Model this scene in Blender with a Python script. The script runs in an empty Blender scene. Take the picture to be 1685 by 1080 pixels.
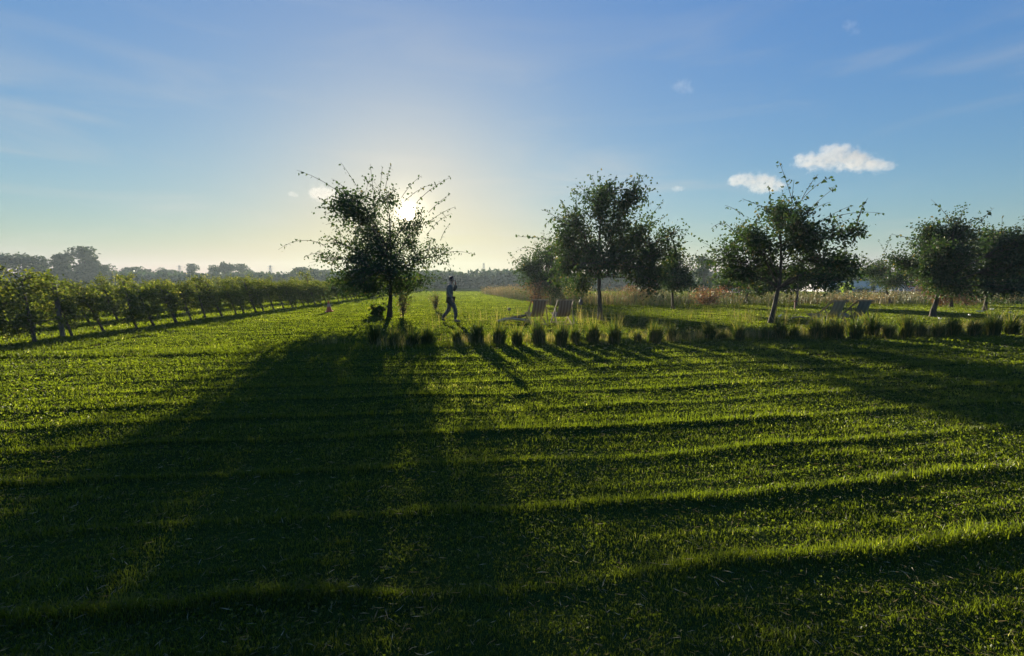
import bpy, bmesh, math, random
import numpy as np
from mathutils import Vector, Matrix
random.seed(7)
RNG = np.random.default_rng(11)
SC = bpy.context.scene
COL = SC.collection
R = math.radians

# ------------------------------------------------------------------ camera
F_PX, EYE, CX, CY, HORIZON = 800.0, 1.5, 842.5, 540.0, 467.0     # photo pixels (1685 x 1080)
PITCH = math.atan((CY - HORIZON) / F_PX)
cam_d = bpy.data.cameras.new('camera')
cam_d.sensor_fit = 'HORIZONTAL'; cam_d.sensor_width = 36.0
cam_d.lens = 36.0 * F_PX / 1685.0
cam_d.clip_start = 0.05; cam_d.clip_end = 20000
cam = bpy.data.objects.new('camera', cam_d); COL.objects.link(cam)
cam.location = (0, 0, EYE); cam.rotation_euler = (math.pi/2 - PITCH, 0, 0)
SC.camera = cam

def ray(px, py):
    x = (px - CX) / F_PX; z = -(py - CY) / F_PX
    c, s = math.cos(PITCH), math.sin(PITCH)
    return Vector((x, c + z*s, -s + z*c))
def at(px, py, Y):                      # point on the sight line at ground distance Y
    r = ray(px, py); return Vector((r.x/r.y*Y, Y, EYE + r.z/r.y*Y))
def ground(px, py):                     # where the sight line meets the ground
    r = ray(px, py); k = -EYE / r.z
    return Vector((r.x*k, r.y*k, 0.0))

# ------------------------------------------------------------------ sky, sun, exposure
SUN_DIR = ray(671, 351).normalized()
SUN_EL = math.asin(SUN_DIR.z); SUN_AZ = math.atan2(SUN_DIR.x, SUN_DIR.y)
world = bpy.data.worlds.new('World'); SC.world = world; world.use_nodes = True
nt = world.node_tree; nt.nodes.clear()
def nd(tree, kind, **kw):
    n = tree.nodes.new(kind)
    for k, v in kw.items():
        if k.startswith('i_'):
            n.inputs[k[2:]].default_value = v
        else: setattr(n, k, v)
    return n
out = nd(nt, 'ShaderNodeOutputWorld'); bg = nd(nt, 'ShaderNodeBackground')
sky = nd(nt, 'ShaderNodeTexSky'); sky.sky_type = 'NISHITA'; sky.sun_disc = False
sky.sun_elevation = SUN_EL; sky.sun_rotation = SUN_AZ
sky.altitude = 0; sky.air_density = 1.0; sky.dust_density = 0.3; sky.ozone_density = 1.4
bg.inputs['Strength'].default_value = 0.0535
# thin cirrus streaks and the visible sun disc with its aureole belong to the sky itself
tc = nd(nt, 'ShaderNodeTexCoord')
# the camera's highlight compression: brightness is evened out, hue and saturation are kept
bw = nd(nt, 'ShaderNodeRGBToBW'); nt.links.new(sky.outputs[0], bw.inputs[0])
pw = nd(nt, 'ShaderNodeMath', operation='POWER'); pw.inputs[1].default_value = -0.62; nt.links.new(bw.outputs[0], pw.inputs[0])
hs = nd(nt, 'ShaderNodeHueSaturation'); hs.inputs['Saturation'].default_value = 1.25; hs.inputs['Value'].default_value = 2.0; nt.links.new(sky.outputs[0], hs.inputs['Color'])
ev = nd(nt, 'ShaderNodeVectorMath', operation='SCALE'); nt.links.new(hs.outputs[0], ev.inputs[0]); nt.links.new(pw.outputs[0], ev.inputs['Scale'])
sp = nd(nt, 'ShaderNodeSeparateXYZ'); nt.links.new(ev.outputs[0], sp.inputs[0]); cb = nd(nt, 'ShaderNodeCombineXYZ')
for ch, gam, gain in (('X', 1.24, 0.455), ('Y', 1.28, 0.50), ('Z', 0.76, 1.25)):
    q_ = nd(nt, 'ShaderNodeMath', operation='POWER'); q_.inputs[1].default_value = gam; nt.links.new(sp.outputs[ch], q_.inputs[0])
    q2_ = nd(nt, 'ShaderNodeMath', operation='MULTIPLY'); q2_.inputs[1].default_value = gain; nt.links.new(q_.outputs[0], q2_.inputs[0]); k_ = nd(nt, 'ShaderNodeMath', operation='SMOOTH_MAX' if ch == 'Z' else 'SMOOTH_MIN'); k_.inputs[1].default_value = 2.5 if ch == 'Z' else 4.2; k_.inputs[2].default_value = 0.6 if ch == 'Z' else 2.0
    nt.links.new(q2_.outputs[0], k_.inputs[0]); nt.links.new(k_.outputs[0], cb.inputs[ch])
gm = cb
mp = nd(nt, 'ShaderNodeMapping'); mp.inputs['Scale'].default_value = (1.6, 1.6, 9.0); mp.inputs['Rotation'].default_value = (0.10, 0.28, 0.0)
nt.links.new(tc.outputs['Generated'], mp.inputs[0])
cn = nd(nt, 'ShaderNodeTexNoise', i_Scale=1.7, i_Detail=5.0, i_Roughness=0.5, i_Distortion=0.7)
nt.links.new(mp.outputs[0], cn.inputs['Vector'])
cr = nd(nt, 'ShaderNodeMapRange'); cr.interpolation_type = 'SMOOTHSTEP'
cr.inputs['From Min'].default_value = 0.47; cr.inputs['From Max'].default_value = 0.80
cr.inputs['To Max'].default_value = 0.42
nt.links.new(cn.outputs['Fac'], cr.inputs[0])
sx = nd(nt, 'ShaderNodeSeparateXYZ'); nt.links.new(tc.outputs['Generated'], sx.inputs[0])
cm = nd(nt, 'ShaderNodeMapRange'); cm.inputs['From Min'].default_value = 0.52; cm.inputs['From Max'].default_value = 0.10
nt.links.new(sx.outputs['Z'], cm.inputs[0])
mm = nd(nt, 'ShaderNodeMath', operation='MULTIPLY'); nt.links.new(cr.outputs[0], mm.inputs[0]); nt.links.new(cm.outputs[0], mm.inputs[1])
mx = nd(nt, 'ShaderNodeMix', data_type='RGBA'); mx.inputs['B'].default_value = (3.9, 3.8, 3.5, 1)
nt.links.new(mm.outputs[0], mx.inputs['Factor']); nt.links.new(gm.outputs[0], mx.inputs['A'])
dt = nd(nt, 'ShaderNodeVectorMath', operation='DOT_PRODUCT'); dt.inputs[1].default_value = SUN_DIR
nt.links.new(tc.outputs['Generated'], dt.inputs[0])
ac = nd(nt, 'ShaderNodeMath', operation='ARCCOSINE'); ac.use_clamp = False; nt.links.new(dt.outputs['Value'], ac.inputs[0])
def expo(width, gain):                  # gain * exp(-angle / width)
    a = nd(nt, 'ShaderNodeMath', operation='MULTIPLY'); a.inputs[1].default_value = -1.0/width; nt.links.new(ac.outputs[0], a.inputs[0])
    b = nd(nt, 'ShaderNodeMath', operation='EXPONENT'); nt.links.new(a.outputs[0], b.inputs[0])
    c = nd(nt, 'ShaderNodeMath', operation='MULTIPLY'); c.inputs[1].default_value = gain; nt.links.new(b.outputs[0], c.inputs[0]); return c
g1 = expo(0.016, 14.0); g2 = expo(0.085, 0.8); g3 = expo(0.50, 0.6)
disc = nd(nt, 'ShaderNodeMath', operation='LESS_THAN'); disc.inputs[1].default_value = 0.0135; nt.links.new(ac.outputs[0], disc.inputs[0])
dg = nd(nt, 'ShaderNodeMath', operation='MULTIPLY'); dg.inputs[1].default_value = 240.0; nt.links.new(disc.outputs[0], dg.inputs[0])
s1 = nd(nt, 'ShaderNodeMath', operation='ADD'); nt.links.new(g1.outputs[0], s1.inputs[0]); nt.links.new(g2.outputs[0], s1.inputs[1]); s3 = nd(nt, 'ShaderNodeVectorMath', operation='SCALE'); s3.inputs[0].default_value = (1.0, 0.95, 0.72); nt.links.new(g3.outputs[0], s3.inputs['Scale'])
s2 = nd(nt, 'ShaderNodeMath', operation='ADD'); nt.links.new(s1.outputs[0], s2.inputs[0]); nt.links.new(dg.outputs[0], s2.inputs[1])
sc_ = nd(nt, 'ShaderNodeVectorMath', operation='SCALE'); sc_.inputs[0].default_value = (1.0, 0.86, 0.60); nt.links.new(s2.outputs[0], sc_.inputs['Scale'])
ad = nd(nt, 'ShaderNodeVectorMath', operation='ADD'); nt.links.new(mx.outputs['Result'], ad.inputs[0]); nt.links.new(sc_.outputs[0], ad.inputs[1])
ad2 = nd(nt, 'ShaderNodeVectorMath', operation='ADD'); nt.links.new(ad.outputs[0], ad2.inputs[0]); nt.links.new(s3.outputs[0], ad2.inputs[1]); ad = ad2
nt.links.new(ad.outputs[0], bg.inputs['Color']); nt.links.new(bg.outputs[0], out.inputs['Surface'])

sun_d = bpy.data.lights.new('sun', 'SUN'); sun_d.energy = 5.0; sun_d.angle = R(0.5); sun_d.color = (1.0, 0.88, 0.68)
sun = bpy.data.objects.new('sun', sun_d); COL.objects.link(sun)
sun.rotation_euler = SUN_DIR.to_track_quat('Z', 'Y').to_euler(); sun.location = (0, 0, 60)

SC.view_settings.view_transform = 'Standard'; SC.view_settings.look = 'None'
SC.view_settings.exposure = 1.6; SC.view_settings.gamma = 1.0; SC.view_settings.use_curve_mapping = False
SC.render.engine = 'CYCLES'
cy = SC.cycles
cy.use_denoising = True
cy.max_bounces = 7; cy.diffuse_bounces = 3; cy.transmission_bounces = 4; cy.transparent_max_bounces = 8; cy.volume_bounces = 1
cy.sample_clamp_indirect = 6.0

# ------------------------------------------------------------------ materials
def material(name):
    m = bpy.data.materials.new(name); m.use_nodes = True; m.node_tree.nodes.clear(); return m
def ramp(t, stops):
    r = nd(t, 'ShaderNodeValToRGB'); e = r.color_ramp.elements
    while len(e) < len(stops): e.new(0.5)
    for k, (p, c) in enumerate(stops): e[k].position = p; e[k].color = (*c, 1)
    return r
def leaf_mat(name, stops, trans=0.5, tint=(1.5, 1.6, 0.7), gloss=0.06, rough=0.45):
    """thin leaves or blades: diffuse + translucent + a little sheen; colour varies per leaf"""
    m = material(name); t = m.node_tree
    at_ = nd(t, 'ShaderNodeAttribute'); at_.attribute_name = 'rnd'
    r = ramp(t, stops); t.links.new(at_.outputs['Fac'], r.inputs[0])
    d = nd(t, 'ShaderNodeBsdfDiffuse'); tr = nd(t, 'ShaderNodeBsdfTranslucent'); gl = nd(t, 'ShaderNodeBsdfGlossy', i_Roughness=rough)
    mul = nd(t, 'ShaderNodeVectorMath', operation='MULTIPLY'); mul.inputs[1].default_value = tint
    t.links.new(r.outputs[0], d.inputs[0]); t.links.new(r.outputs[0], mul.inputs[0]); t.links.new(mul.outputs[0], tr.inputs[0])
    gl.inputs[0].default_value = (0.8, 0.85, 0.75, 1)
    a = nd(t, 'ShaderNodeMixShader', i_Fac=trans); t.links.new(d.outputs[0], a.inputs[1]); t.links.new(tr.outputs[0], a.inputs[2])
    b = nd(t, 'ShaderNodeMixShader', i_Fac=gloss); t.links.new(a.outputs[0], b.inputs[1]); t.links.new(gl.outputs[0], b.inputs[2])
    o = nd(t, 'ShaderNodeOutputMaterial'); t.links.new(b.outputs[0], o.inputs[0]); return m
def rough_mat(name, c1, c2, scale=8.0, rough=0.85, stretch=(1, 1, 1), bump=0.3, spec=0.25, detail=5.0):
    m = material(name); t = m.node_tree
    tcn = nd(t, 'ShaderNodeTexCoord'); mpn = nd(t, 'ShaderNodeMapping'); mpn.inputs['Scale'].default_value = stretch
    t.links.new(tcn.outputs['Object'], mpn.inputs[0])
    n = nd(t, 'ShaderNodeTexNoise', i_Scale=scale, i_Detail=detail); t.links.new(mpn.outputs[0], n.inputs['Vector'])
    r = ramp(t, [(0.3, c1), (0.7, c2)]); t.links.new(n.outputs['Fac'], r.inputs[0])
    p = nd(t, 'ShaderNodeBsdfPrincipled'); p.inputs['Roughness'].default_value = rough; p.inputs['Specular IOR Level'].default_value = spec
    t.links.new(r.outputs[0], p.inputs['Base Color'])
    b = nd(t, 'ShaderNodeBump', i_Strength=bump, i_Distance=0.02); t.links.new(n.outputs['Fac'], b.inputs['Height']); t.links.new(b.outputs[0], p.inputs['Normal'])
    o = nd(t, 'ShaderNodeOutputMaterial'); t.links.new(p.outputs[0], o.inputs[0]); return m

M = {}
M['blade'] = leaf_mat('lawn_blades', [(0.0, (0.030, 0.038, 0.005)), (0.45, (0.057, 0.066, 0.007)), (0.8, (0.084, 0.090, 0.012)), (0.93, (0.11, 0.11, 0.028)), (1.0, (0.20, 0.18, 0.09))], 0.62, (2.7, 3.1, 1.0), 0.025, 0.45)
M['straw'] = leaf_mat('straw', [(0, (0.10, 0.08, 0.03)), (0.7, (0.22, 0.18, 0.09)), (1, (0.38, 0.33, 0.20))], 0.3, (1.3, 1.2, 0.9), 0.02, 0.5)
M['tussock'] = leaf_mat('tussock_blades', [(0, (0.026, 0.046, 0.011)), (0.6, (0.050, 0.078, 0.018)), (0.9, (0.11, 0.11, 0.03)), (1, (0.26, 0.21, 0.09))], 0.5, (1.6, 1.7, 0.6), 0.03, 0.5)
M['gold'] = leaf_mat('golden_grass', [(0, (0.07, 0.08, 0.02)), (0.5, (0.16, 0.14, 0.04)), (1, (0.32, 0.25, 0.10))], 0.5, (1.3, 1.3, 0.8))
M['leaf'] = leaf_mat('tree_leaves', [(0, (0.016, 0.034, 0.011)), (0.6, (0.030, 0.055, 0.016)), (0.92, (0.05, 0.07, 0.02)), (1, (0.12, 0.09, 0.03))], 0.42, (1.4, 1.5, 0.6), 0.03, 0.55)
M['orchard'] = leaf_mat('orchard_leaves', [(0, (0.045, 0.066, 0.014)), (0.6, (0.085, 0.11, 0.024)), (0.93, (0.14, 0.14, 0.038)), (1, (0.22, 0.22, 0.12))], 0.5, (1.5, 1.5, 0.6), 0.02, 0.6)
M['far_leaf'] = leaf_mat('distant_leaves', [(0, (0.020, 0.040, 0.014)), (0.7, (0.036, 0.064, 0.020)), (1, (0.07, 0.085, 0.03))], 0.25, (1.2, 1.3, 0.6))
M['rust'] = leaf_mat('dry_meadow', [(0, (0.050, 0.075, 0.022)), (0.4, (0.11, 0.11, 0.040)), (0.75, (0.18, 0.125, 0.058)), (1, (0.30, 0.23, 0.12))], 0.4, (1.2, 1.15, 0.9))
M['rust_leaf'] = leaf_mat('russet_leaves', [(0, (0.08, 0.045, 0.022)), (0.6, (0.16, 0.075, 0.032)), (1, (0.22, 0.14, 0.05))], 0.4, (1.3, 1.1, 0.8))
M['bright_leaf'] = leaf_mat('pale_green_leaves', [(0, (0.10, 0.16, 0.03)), (1, (0.20, 0.26, 0.06))], 0.5, (1.4, 1.4, 0.7))
M['bark'] = rough_mat('bark', (0.045, 0.036, 0.026), (0.11, 0.09, 0.068), 14, 0.9, (1, 1, 0.18), 0.8)
M['wood'] = rough_mat('weathered_wood', (0.20, 0.14, 0.08), (0.36, 0.27, 0.17), 10, 0.7, (1, 1, 0.12), 0.3)
M['deadwood'] = rough_mat('bare_deadwood', (0.22, 0.18, 0.13), (0.42, 0.36, 0.28), 12, 0.8, (0.3, 1, 1), 0.4)
M['post'] = rough_mat('old_post', (0.07, 0.06, 0.045), (0.15, 0.13, 0.10), 12, 0.9, (1, 1, 0.15), 0.4)

# ground: mown turf seen between and beyond the blades
m = material('turf'); t = m.node_tree
tcn = nd(t, 'ShaderNodeTexCoord')
n1 = nd(t, 'ShaderNodeTexNoise', i_Scale=0.35, i_Detail=6.0); n2 = nd(t, 'ShaderNodeTexNoise', i_Scale=26.0, i_Detail=4.0)
t.links.new(tcn.outputs['Object'], n1.inputs['Vector']); t.links.new(tcn.outputs['Object'], n2.inputs['Vector'])
av = nd(t, 'ShaderNodeMath', operation='MULTIPLY_ADD'); av.inputs[1].default_value = 0.5; 
t.links.new(n1.outputs['Fac'], av.inputs[0]); hv = nd(t, 'ShaderNodeMath', operation='MULTIPLY'); hv.inputs[1].default_value = 0.5
t.links.new(n2.outputs['Fac'], hv.inputs[0]); t.links.new(hv.outputs[0], av.inputs[2])
r = ramp(t, [(0.30, (0.018, 0.026, 0.007)), (0.5, (0.035, 0.052, 0.011)), (0.7, (0.060, 0.078, 0.018))]); t.links.new(av.outputs[0], r.inputs[0])
p = nd(t, 'ShaderNodeBsdfDiffuse')
t.links.new(r.outputs[0], p.inputs['Color'])
b = nd(t, 'ShaderNodeBump', i_Strength=0.9, i_Distance=0.05); t.links.new(n2.outputs['Fac'], b.inputs['Height']); t.links.new(b.outputs[0], p.inputs['Normal'])
o = nd(t, 'ShaderNodeOutputMaterial'); t.links.new(p.outputs[0], o.inputs[0]); M['turf'] = m

# ------------------------------------------------------------------ mesh helpers
class MB:
    """collects arrays of vertices and faces; build() links them as ONE mesh object"""
    def __init__(s): s.v = []; s.f = []; s.r = []; s.m = []; s.n = 0
    def add(s, V, faces, rnd=0.5, mi=0):
        V = np.asarray(V, dtype=np.float64).reshape(-1, 3); faces = np.asarray(faces, dtype=np.int64)
        s.v.append(V); s.f.append(faces + s.n); s.m.append(np.full(len(faces), mi))
        s.r.append(np.full(len(V), rnd) if np.isscalar(rnd) else np.asarray(rnd)); s.n += len(V)
    def tube(s, pts, rad, sides=6, mi=0, rnd=0.5, cap=True):
        pts = np.asarray(pts, float); k = len(pts); rad = np.broadcast_to(np.asarray(rad, float), (k,))
        tg = np.gradient(pts, axis=0); tg /= np.linalg.norm(tg, axis=1)[:, None] + 1e-9
        ref = np.array([0, 0, 1.0]) if abs(tg.mean(0)[2]) < 0.8*np.linalg.norm(tg.mean(0)) else np.array([1.0, 0, 0])
        u = np.cross(tg, ref); u /= np.linalg.norm(u, axis=1)[:, None] + 1e-9; w = np.cross(tg, u)
        a = np.arange(sides) * 2*math.pi/sides
        ring = pts[:, None, :] + rad[:, None, None]*(np.cos(a)[None, :, None]*u[:, None, :] + np.sin(a)[None, :, None]*w[:, None, :])
        V = ring.reshape(-1, 3); i = np.arange(k-1)[:, None]*sides; j = np.arange(sides)[None, :]; jn = (j+1) % sides
        F = np.stack([i+j, i+jn, i+sides+jn, i+sides+j], -1).reshape(-1, 4)
        s.add(V, F, rnd, mi)
        if cap:
            for c, rg, fl in ((pts[0], V[:sides], True), (pts[-1], V[-sides:], False)):
                tri = [[0, 1+(q+1) % sides, 1+q] if fl else [0, 1+q, 1+(q+1) % sides] for q in range(sides)]
                s.add(np.vstack([c, rg]), tri, rnd, mi)
    def box(s, c, size, rot=None, mi=0, bev=0.0):
        h = np.array(size)/2
        V = np.array([[x, y, z] for x in (-1, 1) for y in (-1, 1) for z in (-1, 1)])*h
        if rot is not None: V = V @ np.array(rot.to_3x3()).T
        s.add(V + np.array(c), [[0, 1, 3, 2], [4, 6, 7, 5], [0, 4, 5, 1], [2, 3, 7, 6], [0, 2, 6, 4], [1, 5, 7, 3]], 0.5, mi)
    def lathe(s, prof, sides=16, mi=0, c=(0, 0, 0)):
        a = np.arange(sides)*2*math.pi/sides
        V = np.array([[r_*math.cos(q), r_*math.sin(q), z] for r_, z in prof for q in a]) + np.array(c)
        F = []
        for k in range(len(prof)-1):
            for j in range(sides): F.append([k*sides+j, k*sides+(j+1) % sides, (k+1)*sides+(j+1) % sides, (k+1)*sides+j])
        s.add(V, F, 0.5, mi)
    def build(s, name, mats, parent=None, smooth=False, loc=None):
        me = bpy.data.meshes.new(name)
        V = np.concatenate(s.v); sizes = np.concatenate([np.full(len(f), f.shape[1]) for f in s.f])
        loops = np.concatenate([f.ravel() for f in s.f])
        me.vertices.add(len(V)); me.vertices.foreach_set('co', V.astype(np.float32).ravel())
        me.loops.add(len(loops)); me.loops.foreach_set('vertex_index', loops.astype(np.int32))
        me.polygons.add(len(sizes)); st = np.concatenate([[0], np.cumsum(sizes)[:-1]])
        me.polygons.foreach_set('loop_start', st.astype(np.int32)); me.polygons.foreach_set('loop_total', sizes.astype(np.int32))
        if not isinstance(mats, (list, tuple)): mats = [mats]
        for q in mats: me.materials.append(q)
        me.polygons.foreach_set('material_index', np.concatenate(s.m).astype(np.int32))
        me.polygons.foreach_set('use_smooth', np.full(len(sizes), smooth))
        a = me.attributes.new('rnd', 'FLOAT', 'POINT'); a.data.foreach_set('value', np.concatenate(s.r).astype(np.float32))
        me.update(calc_edges=True)
        o = bpy.data.objects.new(name, me); COL.objects.link(o)
        if parent: o.parent = parent
        if loc is not None: o.location = loc
        return o

def tag(o, label=None, cat=None, group=None, kind=None):
    if label: o['label'] = label
    if cat: o['category'] = cat
    if group: o['group'] = group
    if kind: o['kind'] = kind
    return o
def thing(name, label, cat, loc=(0, 0, 0), rz=0.0, group=None):
    o = bpy.data.objects.new(name, None); COL.objects.link(o); o.empty_display_size = 0.2
    o.location = loc; o.rotation_euler = (0, 0, rz); return tag(o, label, cat, group)
def dup(root, loc, rz=0.0, scale=(1, 1, 1), label=None, group=None):
    c = root.copy(); COL.objects.link(c); c.location = loc; c.rotation_euler = (0, 0, rz); c.scale = scale
    if label: c['label'] = label
    if group: c['group'] = group
    for ch in list(root.children):
        d = ch.copy(); COL.objects.link(d); d.parent = c
        for g in list(ch.children):
            e = g.copy(); COL.objects.link(e); e.parent = d
    return c

def unit(v): return v / (np.linalg.norm(v, axis=-1, keepdims=True) + 1e-9)
def leaves(mb, P, size, mi=0, dirs=None, rng=RNG, droop=0.3, aspect=0.62, rnd=None):
    """kite shaped leaves, slightly folded along the midrib, at points P"""
    n = len(P)
    if n == 0: return
    size = np.broadcast_to(size, (n,))*rng.uniform(0.65, 1.25, n)
    d = rng.normal(size=(n, 3)) if dirs is None else dirs + rng.normal(size=(n, 3))*0.7
    d[:, 2] -= droop; d = unit(d)
    w = unit(np.cross(d, rng.normal(size=(n, 3)))); nn = np.cross(d, w)
    L = size[:, None]; W = L*aspect*0.5
    a = P; c = P + d*L; mid = P + d*L*0.42 + nn*L*rng.uniform(0.02, 0.12, (n, 1))
    V = np.stack([a, mid + w*W, c, mid - w*W], 1).reshape(-1, 3)
    F = np.arange(n*4).reshape(n, 4)
    rr = rng.uniform(0, 1, n) if rnd is None else rnd
    mb.add(V, F, np.repeat(rr, 4), mi)
def blades(mb, P, L, W, lean, rng=RNG, bend=0.5, rnd=None, mi=0, dirs=None):
    """grass blades: a bent strip of a quad and a tip triangle"""
    n = len(P); a = rng.uniform(0, 2*math.pi, n)
    u = np.stack([np.cos(a), np.sin(a), np.zeros(n)], 1)              # width direction
    a2 = rng.uniform(0, 2*math.pi, n) if dirs is None else dirs
    ld = np.stack([np.cos(a2), np.sin(a2), np.zeros(n)], 1)           # lean direction
    L = np.broadcast_to(L, (n,))[:, None]; W = np.broadcast_to(W, (n,))[:, None]; ln = np.broadcast_to(lean, (n,))[:, None]
    up = np.array([0, 0, 1.0])
    k1 = P + up*L*0.55*np.sqrt(np.maximum(0.05, 1-(ln*0.5)**2)) + ld*L*0.55*ln*0.5
    k2 = k1 + up*L*0.45*np.maximum(0.12, 1-ln) + ld*L*0.45*np.minimum(0.95, ln + bend*0.3)
    V = np.stack([P-u*W*0.5, P+u*W*0.5, k1+u*W*0.42, k1-u*W*0.42, k2], 1).reshape(-1, 3)
    i = np.arange(n)[:, None]*5
    rr = np.repeat(rng.uniform(0, 1, n) if rnd is None else rnd, 5)
    base = mb.n
    mb.add(V, i + np.array([[0, 1, 2, 3]]), rr, mi)
    mb.f.append(i + np.array([[3, 2, 4]]) + base); mb.m.append(np.full(n, mi))

# value noise
_H = np.random.default_rng(3).uniform(0, 1, (256, 256))
def vnoise(x, y):
    xi = np.floor(x).astype(int); yi = np.floor(y).astype(int); fx = x-xi; fy = y-yi
    fx = fx*fx*(3-2*fx); fy = fy*fy*(3-2*fy); g = lambda a, b: _H[a & 255, b & 255]
    return (g(xi, yi)*(1-fx)+g(xi+1, yi)*fx)*(1-fy) + (g(xi, yi+1)*(1-fx)+g(xi+1, yi+1)*fx)*fy
def fbm(x, y, o=3):
    s = 0; a = 0.5; 
    for k in range(o): s = s + a*vnoise(x*2**k+17*k, y*2**k+5*k); a *= 0.5
    return s/(1-0.5**o)

# ------------------------------------------------------------------ the lawn
TUS_Y0, TUS_SL = 12.2, 0.19                       # line of tussocks: y = TUS_Y0 + TUS_SL * x
def orchard_x(y): return -11.3 - 0.07*(y-11)
def ridge(x, y):
    """uncut lines between the mower's passes, across the view"""
    w = y - 0.17*x + 0.10*np.sin(x*0.55+y*0.2) + 0.16*(fbm(x*0.9, y*0.9)-0.5)
    k = (w - 3.22)/0.86; fr = (k - np.round(k))*0.86
    amp = 0.35 + 1.0*fbm(x*0.45+40, y*1.1+9*np.round(k), 2)
    front = np.clip((TUS_Y0 - 0.7 + TUS_SL*x - y)/1.5, 0, 1)
    fade = 0.35 + 0.65*np.clip((x+6.5)/4, 0, 1)
    brk = np.clip(2.6*fbm(x*0.8+3, np.round(k)*7.3+y*0.25, 2)-0.2, 0.65, 1.25)
    return (np.exp(-(np.abs(fr)/0.055)**2) + 0.2*np.exp(-((np.abs(fr)-0.27-0.1*fbm(x*0.5, k))/0.04)**2))*amp*brk*front*fade
def ground_z(x, y):
    near = np.clip((90-np.hypot(x, y))/40, 0, 1)
    return near*(0.030*ridge(x, y) + 0.044*(fbm(x*0.9, y*1.6)-0.5) + 0.012*(fbm(x*5, y*5, 2)-0.5)) - 0.02

rr_ = np.concatenate([[0.0], 0.8*np.exp(np.linspace(0, math.log(420/0.8), 420))]); na = 420
aa = np.linspace(-math.pi, math.pi, na, endpoint=False)
# finer in front of the camera
aa = aa - 0.55*np.sin(aa)*1.0
X = rr_[:, None]*np.sin(aa)[None, :]; Y = rr_[:, None]*np.cos(aa)[None, :]
Z = ground_z(X, Y)
V = np.stack([X, Y, Z], -1).reshape(-1, 3)
i = np.arange(len(rr_)-1)[:, None]*na; j = np.arange(na)[None, :]; jn = (j+1) % na
gb = MB(); gb.add(V, np.stack([i+j, i+na+j, i+na+jn, i+jn], -1).reshape(-1, 4))
tag(gb.build('ground', M['turf'], smooth=True), kind='structure')

def scatter(n_of_d, dmin, dmax, half=1.22, pad=1.2, rng=RNG, layers=60):
    """points on the ground in front of the camera with density n_of_d per square metre"""
    pts = []; ds = np.exp(np.linspace(math.log(dmin), math.log(dmax), layers+1))
    for a, b in zip(ds[:-1], ds[1:]):
        wd = 2*(half*b+pad); n = int(n_of_d((a+b)/2)*wd*(b-a))
        pts.append(np.stack([rng.uniform(-wd/2, wd/2, n), rng.uniform(a, b, n)], 1))
    return np.concatenate(pts)
P2 = scatter(lambda d: 15500*(2/max(d, 2))**1.72, 1.1, 95)
x, y = P2[:, 0], P2[:, 1]; d = np.hypot(x, y)
keep = ~((x < orchard_x(y)-1.0) & (RNG.uniform(size=len(x)) < 0.45))
x, y, d = x[keep], y[keep], d[keep]
rg = ridge(x, y); cl = fbm(x*2.6, y*2.6, 2); cl2 = fbm(x*0.6+7, y*0.6, 2)
L = (0.018 + 0.038*cl**2.0 + 0.054*rg)*(0.5+0.9*RNG.uniform(size=len(x))**1.3)*(1+np.clip((d-6)/40, 0, 0.8))
rough_zone = (x < orchard_x(y)+0.7+0.8*fbm(x*0.7, y*0.7)) | (np.abs(y-TUS_Y0-TUS_SL*x) < 0.55)
L = np.where(rough_zone & (x < 40), L*1.9+0.03, L)
W = 0.0027*np.maximum(1, d/2)**0.9
hue = np.clip(0.12 + 0.55*cl2*cl*1.6 + RNG.normal(0, 0.17, len(x)) + np.where(RNG.uniform(size=len(x)) < 0.018, 0.5, 0), 0, 1)
lawn = MB()
blades(lawn, np.stack([x, y, ground_z(x, y)-0.004], 1), L, W, np.clip(RNG.normal(0.6, 0.28, len(x)), 0.05, 0.97), rnd=hue)
tag(lawn.build('lawn_grass', M['blade']), 'short mown green grass covering the whole lawn', 'grass', kind='stuff')
print('BLADES', len(x))
# clover and other broad leaves creeping through the turf
Q = scatter(lambda d: 1500*(2/max(d, 2))**1.6, 1.2, 14); k = fbm(Q[:, 0]*0.9+20, Q[:, 1]*0.9+3, 2)**2.2 > RNG.uniform(0, 0.62, len(Q)); Q = Q[k]
mbc = MB(); dd = np.hypot(Q[:, 0], Q[:, 1]); zc = ground_z(Q[:, 0], Q[:, 1])+RNG.uniform(0.008, 0.035, len(Q))
for q in range(3):
    a = RNG.uniform(0, 6.283, len(Q)) ; dr = np.stack([np.cos(a), np.sin(a), np.full(len(Q), 0.35)], 1)*2.5
    leaves(mbc, np.column_stack([Q, zc]), 0.013*np.maximum(1, dd/4)**0.8, dirs=dr, droop=0.0, aspect=1.05, rnd=np.clip(RNG.normal(0.35, 0.2, len(Q)), 0, 0.9))
tag(mbc.build('clover', M['blade']), 'patches of clover creeping through the mown lawn', 'clover', kind='stuff')
# dead clippings lying on the turf
Q = scatter(lambda d: 330*(2/max(d, 2))**1.7, 1.2, 30); mbc = MB(); dd = np.hypot(Q[:, 0], Q[:, 1]); a = RNG.uniform(0, 6.283, len(Q))
leaves(mbc, np.column_stack([Q, ground_z(Q[:, 0], Q[:, 1])+RNG.uniform(0.01, 0.04, len(Q))]), 0.05*np.maximum(1, dd/6)**0.5, dirs=np.stack([np.cos(a), np.sin(a), np.full(len(Q), 0.1)], 1)*4, droop=0.0, aspect=0.07)
tag(mbc.build('clippings', M['straw']), 'dry straw coloured clippings scattered over the lawn', 'clippings', kind='stuff')

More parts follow.
